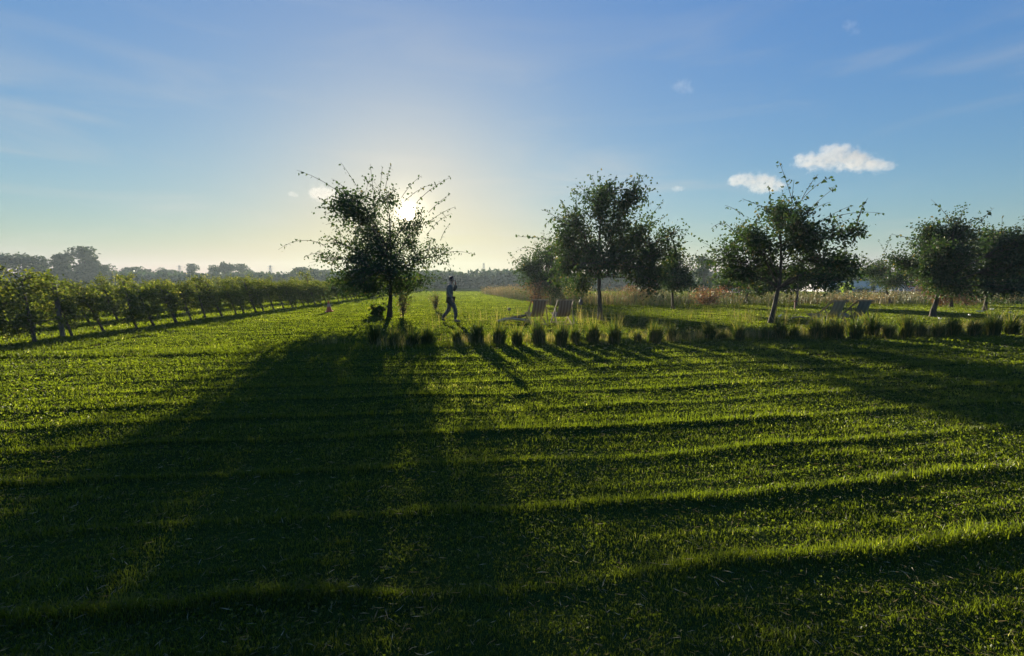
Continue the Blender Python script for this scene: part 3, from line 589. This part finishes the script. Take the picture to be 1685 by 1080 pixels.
# ------------------------------------------------------------------ buildings
M['white_wall'] = rough_mat('white_wall', (0.80, 0.77, 0.72), (0.85, 0.82, 0.77), 0.9, 0.7, (1, 1, 0.3), 0.05)
M['grey_wall'] = rough_mat('grey_wall', (0.36, 0.38, 0.44), (0.46, 0.48, 0.53), 0.9, 0.7, (1, 1, 0.3), 0.05)
M['roof'] = rough_mat('dark_roof', (0.06, 0.06, 0.065), (0.11, 0.11, 0.115), 3, 0.6, (1, 1, 1), 0.1)
M['glass'] = rough_mat('dark_glass', (0.02, 0.025, 0.03), (0.04, 0.045, 0.05), 2, 0.08, (1, 1, 1), 0.0, 0.6)
M['white_paint'] = rough_mat('white_paint', (0.70, 0.70, 0.68), (0.80, 0.80, 0.78), 8, 0.5, (1, 1, 1), 0.05)
def building(label, px0, px1, top_py, D, depth, wall, eave=0.35, windows=()):
    a = at(px0, 470, D); b = at(px1, 470, D); h = at(px0, top_py, D).z; w = b.x-a.x
    root = thing('building', label, 'building', ((a.x+b.x)/2, D+depth/2, 0))
    mb = MB(); mb.box((0, 0, h/2-0.15), (w, depth, h-0.3+0.1)); mb.build('wall', M[wall], root)
    mb = MB(); mb.box((0, 0, h-0.08), (w+2*eave, depth+2*eave, 0.22)); mb.box((0, 0, h-0.23), (w+2*eave-0.3, depth+2*eave-0.3, 0.08)); mb.build('roof', M['roof'], root)
    for (u, z0, z1, ww) in windows:
        mb = MB(); cx_ = (u-0.5)*w; mb.box((cx_, -depth/2-0.02, (z0+z1)/2), (ww, 0.05, z1-z0)); f = mb.build('window', M['white_paint'], root)
        mb = MB(); mb.box((cx_, -depth/2-0.05, (z0+z1)/2), (ww-0.16, 0.02, z1-z0-0.16)); mb.build('pane', M['glass'], f)
    return root
building('long low white building with a dark flat roof edge', 1362, 1462, 459, 88, 14, 'white_wall', windows=[(0.2, 0.9, 1.8, 1.4), (0.75, 0.0, 2.0, 1.0)])
building('grey blue flat roofed building next to the russet bush', 1468, 1560, 461, 94, 12, 'grey_wall', windows=[(0.3, 0.8, 1.9, 1.6)])
building('small pale shed seen under the branches of the leaning tree', 1203, 1236, 470, 80, 4, 'white_wall', 0.2, windows=[(0.5, 0.0, 1.1, 0.9)])
def white_post(px, py, top, label):
    g = ground(px, py); h = at(px, top, g.y).z; mb = MB(); mb.tube([(0, 0, -0.05), (0, 0, h)], 0.06, 8); mb.box((0, 0, h), (0.16, 0.16, 0.06))
    tag(mb.build('white_post', M['white_paint'], loc=(g.x, g.y, 0)), label, 'post', 'slim white posts before the buildings')
white_post(1459, 490, 457, 'tallest slim white post in front of the small sparse tree')
white_post(1478, 492, 474, 'short slim white post between the two tall ones')
white_post(1487, 491, 458, 'slim white post left of the grey building wall')

# mast and pylons far off
M['steel'] = rough_mat('galvanised_steel', (0.20, 0.21, 0.22), (0.30, 0.31, 0.32), 5, 0.5, (1, 1, 1), 0.05)
def pylon(px, top, D, label, arms=True):
    h = at(px, top, D).z; b = at(px, 470, D); name = 'pylon' if arms else 'mast'; root = thing(name, label, name, (b.x, D, 0)); mb = MB()
    w0, w1 = (h*0.10, h*0.02) if arms else (0.5, 0.3)
    for sx_ in (-1, 1):
        for sy in (-1, 1): mb.tube([(sx_*w0, sy*w0, 0), (sx_*w1, sy*w1, h)], 0.09, 4)
    for k in range(8):
        z0, z1 = h*k/8, h*(k+1)/8; a0 = w0+(w1-w0)*k/8; a1 = w0+(w1-w0)*(k+1)/8
        for sy in (-1, 1): mb.tube([(-a0, sy*a0, z0), (a1, sy*a1, z1)], 0.05, 3); mb.tube([(a0, sy*a0, z0), (-a1, sy*a1, z1)], 0.05, 3)
    mb.build('lattice', M['steel'], root)
    if arms:
        for z in (0.72, 0.84, 0.96):
            mb = MB(); mb.tube([(-h*0.16, 0, h*z), (h*0.16, 0, h*z)], 0.10, 4); mb.build('crossarm', M['steel'], root)
pylon(446, 437, 270, 'faint lattice pylon rising left of the sunlit tree')
pylon(297, 437, 280, 'faint lattice pylon over the orchard, further left')
pylon(796, 433, 240, 'thin dark mast on the skyline right of the walking person', False)

# ------------------------------------------------------------------ deckchairs
def stripe_mat(name, c1, c2, scale):
    m = material(name); t = m.node_tree; tcn = nd(t, 'ShaderNodeTexCoord'); s = nd(t, 'ShaderNodeSeparateXYZ'); t.links.new(tcn.outputs['Object'], s.inputs[0])
    f = nd(t, 'ShaderNodeMath', operation='MULTIPLY'); f.inputs[1].default_value = scale; t.links.new(s.outputs['Y'], f.inputs[0])
    fr = nd(t, 'ShaderNodeMath', operation='FRACT'); t.links.new(f.outputs[0], fr.inputs[0]); g = nd(t, 'ShaderNodeMath', operation='GREATER_THAN'); g.inputs[1].default_value = 0.5; t.links.new(fr.outputs[0], g.inputs[0])
    mx_ = nd(t, 'ShaderNodeMix', data_type='RGBA'); mx_.inputs['A'].default_value = (*c1, 1); mx_.inputs['B'].default_value = (*c2, 1); t.links.new(g.outputs[0], mx_.inputs['Factor'])
    d = nd(t, 'ShaderNodeBsdfDiffuse'); tr = nd(t, 'ShaderNodeBsdfTranslucent'); t.links.new(mx_.outputs['Result'], d.inputs[0]); t.links.new(mx_.outputs['Result'], tr.inputs[0])
    a = nd(t, 'ShaderNodeMixShader', i_Fac=0.25); t.links.new(d.outputs[0], a.inputs[1]); t.links.new(tr.outputs[0], a.inputs[2]); o = nd(t, 'ShaderNodeOutputMaterial'); t.links.new(a.outputs[0], o.inputs[0]); return m
M['brown_canvas'] = stripe_mat('brown_striped_canvas', (0.17, 0.135, 0.11), (0.25, 0.21, 0.165), 9.0)
M['dark_canvas'] = stripe_mat('dark_canvas', (0.18, 0.19, 0.16), (0.23, 0.24, 0.20), 6.0)
def beam(mb, a, b, w=0.045, t=0.025):
    a = Vector(a); b = Vector(b); d = b-a; rot = d.to_track_quat('Z', 'Y').to_matrix(); mb.box((a+b)/2, (t, w, d.length), rot)
def deckchair(label, px, py, rz, mat, scale=1.0):
    """local +X is where the sitter looks; the back rises towards -X"""
    g = ground(px, py); root = thing('deckchair', label, 'deckchair', (g.x, g.y, -0.01), rz, 'folding deckchairs on the grass'); root.scale = (scale,)*3
    hw = 0.29; top = (-0.50, 0.92); low = (0.62, 0.03)                     # long frame: from the high back to the front foot
    for s in (-1, 1):
        mb = MB(); beam(mb, (top[0], s*hw, top[1]), (low[0], s*hw, low[1])); mb.build('back_rail', M['wood'], root)
        mb = MB(); beam(mb, (-0.52, s*(hw-0.035), 0.03), (0.58, s*(hw-0.035), 0.40)); mb.build('seat_rail', M['wood'], root)
        mb = MB(); beam(mb, (-0.20, s*(hw+0.03), 0.66), (-0.50, s*(hw+0.03), 0.07), 0.035, 0.02); mb.build('prop', M['wood'], root)
    for nm, (x, z), L in (('top_bar', top, 2*hw+0.06), ('front_bar', (0.58, 0.41), 2*hw+0.02), ('foot_bar', (-0.50, 0.05), 2*hw), ('ground_bar', (0.60, 0.05), 2*hw)):
        mb = MB(); mb.box((x, 0, z), (0.04, L, 0.045)); mb.build(nm, M['wood'], root)
    q = np.linspace(0, 1, 15); a = np.array([top[0]-0.01, top[1]+0.02]); c = np.array([0.60, 0.435]); k1 = np.array([-0.30, 0.28]); k2 = np.array([-0.02, 0.17])
    pr = ((1-q)**3)[:, None]*a + (3*q*(1-q)**2)[:, None]*k1 + (3*q*q*(1-q))[:, None]*k2 + (q**3)[:, None]*c
    mb = MB(); w = hw-0.055; cols = 7; yv = np.linspace(-w, w, cols)
    for off in (0.0, -0.006):
        V = np.array([[p_[0], yy, p_[1]+off-0.012*(1-(yy/w)**2)*math.sin(math.pi*tq)] for p_, tq in zip(pr, q) for yy in yv])
        F = [[r_*cols+c_, r_*cols+c_+1, (r_+1)*cols+c_+1, (r_+1)*cols+c_] for r_ in range(14) for c_ in range(cols-1)]; mb.add(V, F)
    mb.build('sling', M[mat], root, smooth=True); return root
deckchair('brown striped deckchair next to the pale fallen branch', 882, 534, R(102), 'brown_canvas')
deckchair('brown striped deckchair nearer the tall straight trunk', 925, 534, R(98), 'brown_canvas')
deckchair('dark deckchair with a curved sling nearer the leaning tree', 1360, 537, R(102), 'dark_canvas')
deckchair('dark deckchair with a curved sling further from the leaning tree', 1402, 536, R(98), 'dark_canvas')

# fallen branches
def fallen(label, px, py, pts, r0, mat='deadwood', name='fallen_branch'):
    g = ground(px, py); mb = MB(); q = np.linspace(0, 1, len(pts)); mb.tube(pts, r0*(1-0.6*q)+0.008, 8)
    p1 = np.array(pts[len(pts)//2]); mb.tube([p1, p1+np.array([0.18, -0.15, -0.02]), p1+np.array([0.3, -0.25, -0.06])], [r0*0.5, r0*0.35, 0.008], 6)
    tag(mb.build(name, M[mat], loc=(g.x, g.y, 0), smooth=True), label, 'branch', 'dead branches lying on the grass')
fallen('pale bare branch lying on the grass left of the brown deckchairs', 842, 531, [(-0.55, 0, 0.03), (-0.3, 0.05, 0.12), (0, 0.05, 0.15), (0.3, 0, 0.12), (0.6, -0.05, 0.10), (0.95, -0.1, 0.03)], 0.055)
fallen('dark bare branch propped behind the pale one', 852, 528, [(-0.3, 0, 0.1), (0, 0.05, 0.15), (0.35, 0.1, 0.22), (0.7, 0.05, 0.30), (0.9, 0, 0.36)], 0.06, 'bark')
fallen('short arched pale branch on the grass beside the leaning tree', 1312, 525, [(-0.25, 0, 0.02), (-0.1, 0, 0.07), (0.08, 0, 0.09), (0.25, 0, 0.07), (0.36, 0, 0.01)], 0.03)

# garden marker with a round head, hanging lantern, red-brown stake, flowers
g = ground(838, 527); root = thing('garden_lamp', 'thin dark garden stake with a round head left of the brown deckchairs', 'garden lamp', (g.x, g.y, 0))
mb = MB(); mb.tube([(0, 0, -0.05), (0, 0, 0.40)], 0.012, 6); mb.build('stake', M['roof'], root)
mb = MB(); mb.lathe([(0.001, 0.38), (0.05, 0.40), (0.075, 0.45), (0.06, 0.50), (0.001, 0.53)], 12); mb.build('head', M['roof'], root, smooth=True)
g = at(956, 502, 20.4); root = thing('hanging_lantern', 'small dark lantern hanging from the tall tree', 'lantern', (g.x, g.y, g.z))
mb = MB(); mb.lathe([(0.001, 0), (0.07, 0.02), (0.085, 0.12), (0.05, 0.2), (0.012, 0.26), (0.012, 0.30)], 12); mb.build('body', M['roof'], root, smooth=True)
mb = MB(); mb.tube([(0, 0, 0.28), (0.02, 0, 0.6), (0.05, 0, 1.1)], 0.005, 4); mb.build('cord', M['roof'], root)
M['red_wood'] = rough_mat('red_brown_wood', (0.16, 0.07, 0.035), (0.24, 0.11, 0.06), 10, 0.8, (1, 1, 0.2))
g = ground(1308, 508); root = thing('wooden_stake', 'short red brown stake with a crossbar behind the leaning tree', 'stake', (g.x, g.y, 0))
mb = MB(); mb.box((0, 0, 0.24), (0.07, 0.07, 0.56)); mb.build('post', M['red_wood'], root)
mb = MB(); mb.box((0, -0.055, 0.44), (0.30, 0.035, 0.06)); mb.build('crossbar', M['red_wood'], root)
M['petal'] = leaf_mat('white_petals', [(0, (0.6, 0.6, 0.55)), (1, (0.8, 0.8, 0.75))], 0.3, (1, 1, 1))
def flower(px, py, h, label, s=0.11, seed=1):
    rng = np.random.default_rng(seed); g = ground(px, py); root = thing('flower', label, 'flower', (g.x, g.y, -0.02), 0, 'white flowers in the golden grass')
    mb = MB(); mb.tube([(0, 0, 0), (0.02, 0, h*0.5), (0, 0, h)], 0.006, 4); mb.build('stem', M['tussock'], root)
    mb = MB(); k = 9; a = np.arange(k)*2*math.pi/k; dirs = np.stack([np.cos(a), np.sin(a), np.full(k, 0.6)], 1)*3; leaves(mb, np.tile([0, 0, h], (k, 1)).astype(float), s, dirs=dirs, rng=rng, droop=-0.4); mb.build('petals', M['petal'], root)
flower(1609, 519, 0.18, 'white flower, left one of the close pair', 0.11, 1); flower(1616, 519, 0.18, 'white flower, right one of the close pair', 0.12, 2)
flower(1631, 514, 0.15, 'white flower behind and right of the close pair', 0.12, 3); flower(1660, 520, 0.15, 'white flower on its own furthest from the close pair', 0.10, 4)
flower(1594, 524, 0.15, 'small white flower in front of the close pair', 0.08, 5)
flower(1546, 533, 0.2, 'small white flower at the tussocks below the leaning dark trunk', 0.08, 6)

# tags on the trunk of the leaning tree
M['tagwhite'] = rough_mat('white_tag', (0.7, 0.7, 0.7), (0.8, 0.8, 0.8), 5, 0.5)
g = ground(1277, 530); mb = MB(); mb.box((0, 0, 0), (0.15, 0.012, 0.05), Matrix.Rotation(R(-35), 3, 'Y')); mb.tube([(0.03, 0.0, 0.0), (-0.08, 0.06, 0.02)], 0.004, 4)
tag(mb.build('trunk_tag', M['tagwhite'], loc=(g.x+0.06, g.y-0.16, 0.26)), 'small white tag tied to the foot of the leaning trunk', 'tag')

# ------------------------------------------------------------------ traffic cone
M['cone'] = rough_mat('orange_plastic', (0.62, 0.11, 0.05), (0.70, 0.15, 0.08), 6, 0.5, (1, 1, 1), 0.05)
M['pale_cone'] = rough_mat('faded_orange_band', (0.62, 0.32, 0.22), (0.70, 0.38, 0.27), 6, 0.4, (1, 1, 1), 0.05)
g = ground(542, 513); root = thing('traffic_cone', 'faded orange traffic cone standing alone on the lawn by the orchard', 'traffic cone', (g.x, g.y, -0.01)); root.rotation_euler = (0, R(-4), 0.4)
mb = MB(); mb.box((0, 0, 0.025), (0.40, 0.40, 0.05)); mb.build('base', M['cone'], root)
mb = MB(); mb.lathe([(0.15, 0.05), (0.095, 0.28)], 18); mb.lathe([(0.062, 0.44), (0.028, 0.62), (0.026, 0.64), (0.001, 0.64)], 18); mb.build('body', M['cone'], root, smooth=True)
mb = MB(); mb.lathe([(0.097, 0.28), (0.064, 0.44)], 18); mb.build('band', M['pale_cone'], root, smooth=True)

# ------------------------------------------------------------------ walking person
def skin_mesh(name, joints, edges, mat, parent, sub=2):
    me = bpy.data.meshes.new(name); me.from_pydata([j[0] for j in joints], edges, []); o = bpy.data.objects.new(name, me); COL.objects.link(o)
    md = o.modifiers.new('skin', 'SKIN'); md.use_smooth_shade = True
    for k, j in enumerate(joints):
        r_ = j[1]; me.skin_vertices[0].data[k].radius = r_ if isinstance(r_, tuple) else (r_, r_)
        me.skin_vertices[0].data[k].use_root = (k == 0)
    sb = o.modifiers.new('sub', 'SUBSURF'); sb.levels = sub; sb.render_levels = sub
    dg_ = bpy.context.evaluated_depsgraph_get(); dg_.update(); ev = o.evaluated_get(dg_); new = bpy.data.meshes.new_from_object(ev)
    o.modifiers.clear(); o.data = new; new.materials.clear(); new.materials.append(mat)
    for p_ in new.polygons: p_.use_smooth = True
    if parent: o.parent = parent
    return o
M['skin'] = rough_mat('skin', (0.42, 0.25, 0.17), (0.48, 0.29, 0.20), 20, 0.5, (1, 1, 1), 0.05)
M['top'] = rough_mat('grey_blue_top', (0.105, 0.105, 0.09), (0.145, 0.145, 0.125), 25, 0.9, (1, 1, 1), 0.2)
M['trouser'] = rough_mat('dark_trousers', (0.075, 0.068, 0.060), (0.11, 0.10, 0.088), 25, 0.9, (1, 1, 1), 0.2)
M['hair'] = rough_mat('dark_hair', (0.02, 0.015, 0.012), (0.04, 0.03, 0.022), 40, 0.6, (1, 1, 0.2), 0.3)
M['shoe'] = rough_mat('dark_shoes', (0.03, 0.03, 0.03), (0.05, 0.05, 0.05), 20, 0.6)
g = ground(741, 530)
person = thing('person', 'person in a dark top walking across the grass, one hand raised to the face', 'person', (g.x, g.y, 0))
# +X is the walking direction; near side is -Y
hipN, hipF = (0.02, -0.09, 0.93), (0.02, 0.09, 0.93)
jn = [((0.00, 0, 0.96), (0.15, 0.125)), ((-0.02, 0, 1.12), (0.15, 0.125)), ((0.0, 0, 1.32), (0.17, 0.135)), ((0.02, 0, 1.45), (0.11, 0.085)), ((0.045, 0, 1.53), 0.052), ((0.07, 0, 1.60), (0.070, 0.078)), ((0.085, 0, 1.68), (0.076, 0.092)), ((0.075, 0, 1.745), (0.05, 0.06)),
      ((0.03, -0.09, 0.90), 0.098), ((0.20, -0.09, 0.52), 0.070), ((0.235, -0.09, 0.30), 0.062), ((0.20, -0.09, 0.10), 0.036), ((0.36, -0.10, 0.035), 0.032),
      ((0.00, 0.09, 0.90), 0.098), ((-0.06, 0.09, 0.50), 0.070), ((-0.20, 0.09, 0.30), 0.060), ((-0.33, 0.09, 0.15), 0.036), ((-0.26, 0.10, 0.035), 0.030),
      ((0.01, -0.19, 1.41), 0.058), ((-0.03, -0.235, 1.14), 0.042), ((0.10, -0.22, 0.93), 0.034), ((0.13, -0.215, 0.86), 0.03),
      ((0.01, 0.19, 1.41), 0.058), ((0.17, 0.22, 1.22), 0.048), ((0.225, 0.12, 1.47), 0.038), ((0.215, 0.07, 1.54), 0.03), ((0.165, 0, 1.645), 0.016)]
ed = [(0, 1), (1, 2), (2, 3), (3, 4), (4, 5), (5, 6), (6, 7), (0, 8), (8, 9), (9, 10), (10, 11), (11, 12), (0, 13), (13, 14), (14, 15), (15, 16), (16, 17), (2, 18), (18, 19), (19, 20), (20, 21), (2, 22), (22, 23), (23, 24), (24, 25), (6, 26)]
# fingers of both hands
def fingers(wrist, palm_dir, side, curl, start):
    w = Vector(wrist); pd = Vector(palm_dir).normalized(); sd = Vector(side).normalized(); cu = Vector(curl).normalized()
    J, E = [], []
    for k, (off, ln) in enumerate(((-0.026, .062), (-0.009, .072), (0.009, .068), (0.026, .052))):
        a = w + pd*0.05 + sd*off; b_ = a + (pd*0.8+cu*0.4)*ln*0.55; c = b_ + (pd*0.4+cu*0.8)*ln*0.45; i0 = start+len(J)
        J += [(tuple(a), 0.0095), (tuple(b_), 0.0085), (tuple(c), 0.007)]; E += [(i0, i0+1), (i0+1, i0+2)]; E.append((None, i0))
    a = w + pd*0.01 - sd*0.03; b_ = a + (pd*0.6 - sd*0.7)*0.04; i0 = start+len(J); J += [(tuple(a), 0.011), (tuple(b_), 0.009)]; E += [(i0, i0+1), (None, i0)]
    return J, E
for hand, pd, sd, cu in ((21, (0.15, 0, -1), (1, 0, 0), (0.3, 0.6, 0)), (25, (-0.25, -0.1, 1), (0, 1, 0), (-1, 0, 0.1))):
    J, E = fingers(jn[hand][0], pd, sd, cu, len(jn)); ed += [(hand if a is None else a, b_) for a, b_ in E]; jn += J
skin_mesh('body', jn, ed, M['skin'], person)
def grow(idx, k): 
    res = []
    for i_ in idx:
        p_, r_ = jn[i_]; res.append((p_, tuple(q*k+0.012 for q in r_) if isinstance(r_, tuple) else r_*k+0.012))
    return res
ti = [0, 1, 2, 3, 18, 19, 20, 22, 23, 24]; te = [(0, 1), (1, 2), (2, 3), (2, 18), (18, 19), (19, 20), (2, 22), (22, 23), (23, 24)]
mp_ = {v: k for k, v in enumerate(ti)}
skin_mesh('top', grow(ti, 1.08), [(mp_[a], mp_[b_]) for a, b_ in te], M['top'], person)
ti = [0, 8, 9, 10, 11, 13, 14, 15, 16]; te = [(0, 8), (8, 9), (9, 10), (10, 11), (0, 13), (13, 14), (14, 15), (15, 16)]; mp_ = {v: k for k, v in enumerate(ti)}
skin_mesh('trousers', grow(ti, 1.06), [(mp_[a], mp_[b_]) for a, b_ in te], M['trouser'], person)
skin_mesh('shoe', [((0.17, -0.09, 0.055), 0.05), ((0.28, -0.095, 0.045), 0.045), ((0.40, -0.10, 0.035), 0.036)], [(0, 1), (1, 2)], M['shoe'], person)
skin_mesh('shoe', [((-0.345, 0.09, 0.15), 0.05), ((-0.30, 0.095, 0.08), 0.045), ((-0.22, 0.10, 0.035), 0.036)], [(0, 1), (1, 2)], M['shoe'], person)
bm = bmesh.new(); bmesh.ops.create_icosphere(bm, subdivisions=4, radius=1.0)
for v in bm.verts:
    v.co = Vector((v.co.x*0.100, v.co.y*0.088, v.co.z*0.118))*(1+0.03*math.sin(40*v.co.x+33*v.co.z)) + Vector((0.068, 0, 1.685))
bmesh.ops.delete(bm, geom=[v for v in bm.verts if v.co.x > 0.115 and v.co.z < 1.735 or v.co.z < 1.60], context='VERTS')
me = bpy.data.meshes.new('hair'); bm.to_mesh(me); bm.free(); me.materials.append(M['hair']); o = bpy.data.objects.new('hair', me); COL.objects.link(o); o.parent = person
md = o.modifiers.new('thick', 'SOLIDIFY'); md.thickness = 0.012

# ------------------------------------------------------------------ clouds
def cloud_mat(field, scale, dens):
    """vapour whose density fades outwards from the middle of every lump, torn by noise"""
    m = material('cloud'); t = m.node_tree; tcn = nd(t, 'ShaderNodeTexCoord')
    n = nd(t, 'ShaderNodeTexNoise', i_Scale=1.0/(9*scale), i_Detail=5.0, i_Roughness=0.6); t.links.new(tcn.outputs['Object'], n.inputs['Vector'])
    total = None
    for c, r_ in field:
        sb = nd(t, 'ShaderNodeVectorMath', operation='SUBTRACT'); sb.inputs[1].default_value = c; t.links.new(tcn.outputs['Object'], sb.inputs[0])
        dv = nd(t, 'ShaderNodeVectorMath', operation='DIVIDE'); dv.inputs[1].default_value = r_; t.links.new(sb.outputs[0], dv.inputs[0])
        ln = nd(t, 'ShaderNodeVectorMath', operation='LENGTH'); t.links.new(dv.outputs[0], ln.inputs[0])
        mr = nd(t, 'ShaderNodeMapRange'); mr.interpolation_type = 'SMOOTHSTEP'; mr.inputs['From Min'].default_value = 1.0; mr.inputs['From Max'].default_value = 0.25; t.links.new(ln.outputs['Value'], mr.inputs[0])
        if total is None: total = mr
        else:
            a = nd(t, 'ShaderNodeMath', operation='ADD'); t.links.new(total.outputs[0], a.inputs[0]); t.links.new(mr.outputs[0], a.inputs[1]); total = a
    ns = nd(t, 'ShaderNodeMath', operation='MULTIPLY_ADD'); ns.inputs[1].default_value = 3.4; ns.inputs[2].default_value = -1.95; t.links.new(n.outputs['Fac'], ns.inputs[0])
    mn = nd(t, 'ShaderNodeMath', operation='MINIMUM'); mn.inputs[1].default_value = 1.1; t.links.new(total.outputs[0], mn.inputs[0])
    a = nd(t, 'ShaderNodeMath', operation='ADD'); t.links.new(mn.outputs[0], a.inputs[0]); t.links.new(ns.outputs[0], a.inputs[1])
    d = nd(t, 'ShaderNodeMapRange'); d.interpolation_type = 'SMOOTHSTEP'; d.inputs['From Min'].default_value = 0.10; d.inputs['From Max'].default_value = 1.35; d.inputs['To Max'].default_value = dens; t.links.new(a.outputs[0], d.inputs[0])
    pv = nd(t, 'ShaderNodeVolumePrincipled'); pv.inputs['Color'].default_value = (0.60, 0.595, 0.585, 1); pv.inputs['Anisotropy'].default_value = 0.2; t.links.new(d.outputs[0], pv.inputs['Density'])
    o = nd(t, 'ShaderNodeOutputMaterial'); t.links.new(pv.outputs[0], o.inputs['Volume']); return m
def cloud(label, D, balls, seed=1, dens=0.012):
    """balls: (px, py, r px); lumps merged into one closed body of vapour"""
    c0 = at(balls[0][0], balls[0][1], D); s = D/F_PX; bm = bmesh.new(); rng = random.Random(seed); field = []
    for (px, py, r_) in balls:
        q = at(px, py, D)-c0 + Vector((0, rng.uniform(-.6, .6)*r_*s, 0)); sc3 = Vector((1.75, 1.6, 1.15))*r_*s
        bmesh.ops.create_icosphere(bm, subdivisions=3, radius=1.0, matrix=Matrix.Translation(q) @ Matrix.Diagonal((*sc3, 1))); field.append((q, sc3))
    me = bpy.data.meshes.new('cloud'); bm.to_mesh(me); bm.free(); o = bpy.data.objects.new('cloud', me); COL.objects.link(o); o.location = c0
    md = o.modifiers.new('r', 'REMESH'); md.mode = 'VOXEL'; md.voxel_size = 2.0*s
    dg_ = bpy.context.evaluated_depsgraph_get(); dg_.update(); new = bpy.data.meshes.new_from_object(o.evaluated_get(dg_)); o.modifiers.clear(); o.data = new; new.materials.append(cloud_mat(field, s, dens))
    tag(o, label, 'cloud', 'small white clouds'); return o
cloud('largest white cloud, flat based, right of the leaning tree', 2600, [(1385, 265, 24), (1350, 264, 20), (1325, 263, 14), (1415, 270, 19), (1445, 273, 15), (1462, 274, 9), (1375, 250, 15), (1394, 240, 8), (1360, 248, 12), (1312, 261, 7)])
cloud('white cloud behind the top shoots of the leaning tree', 2600, [(1240, 300, 17), (1222, 294, 15), (1210, 297, 10), (1262, 302, 16), (1278, 308, 12), (1252, 312, 12)])
cloud('very small white puff between the tall tree and the clouds', 2600, [(1114, 310, 7), (1121, 311, 5)], 6, 0.008)
cloud('pale cloud behind the left shoots of the sunlit tree', 2600, [(535, 322, 18), (555, 324, 16), (520, 318, 12), (575, 328, 12)])
cloud('faint wisp of cloud high up at the top of the sky', 2600, [(1398, 44, 9), (1390, 40, 7), (1408, 54, 7)], 4, 0.0022)
cloud('faint veil of cloud high above the tall dark tree', 2600, [(1120, 140, 14), (1135, 148, 9)], 5, 0.0018)
cloud('tiny white puff left of the sunlit tree', 2600, [(480, 319, 6), (487, 322, 5)], 7, 0.008)

# ------------------------------------------------------------------ haze over the whole scene
m = material('haze'); t = m.node_tree
pv = nd(t, 'ShaderNodeVolumePrincipled'); pv.inputs['Color'].default_value = (0.74, 0.90, 1.0, 1); pv.inputs['Density'].default_value = 0.00033; pv.inputs['Anisotropy'].default_value = 0.30
o = nd(t, 'ShaderNodeOutputMaterial'); t.links.new(pv.outputs[0], o.inputs['Volume'])
mb = MB(); mb.box((0, 0, 9), (880, 880, 22)); hz = mb.build('haze', m); tag(hz, 'thin warm evening haze over the fields', 'haze', kind='stuff')
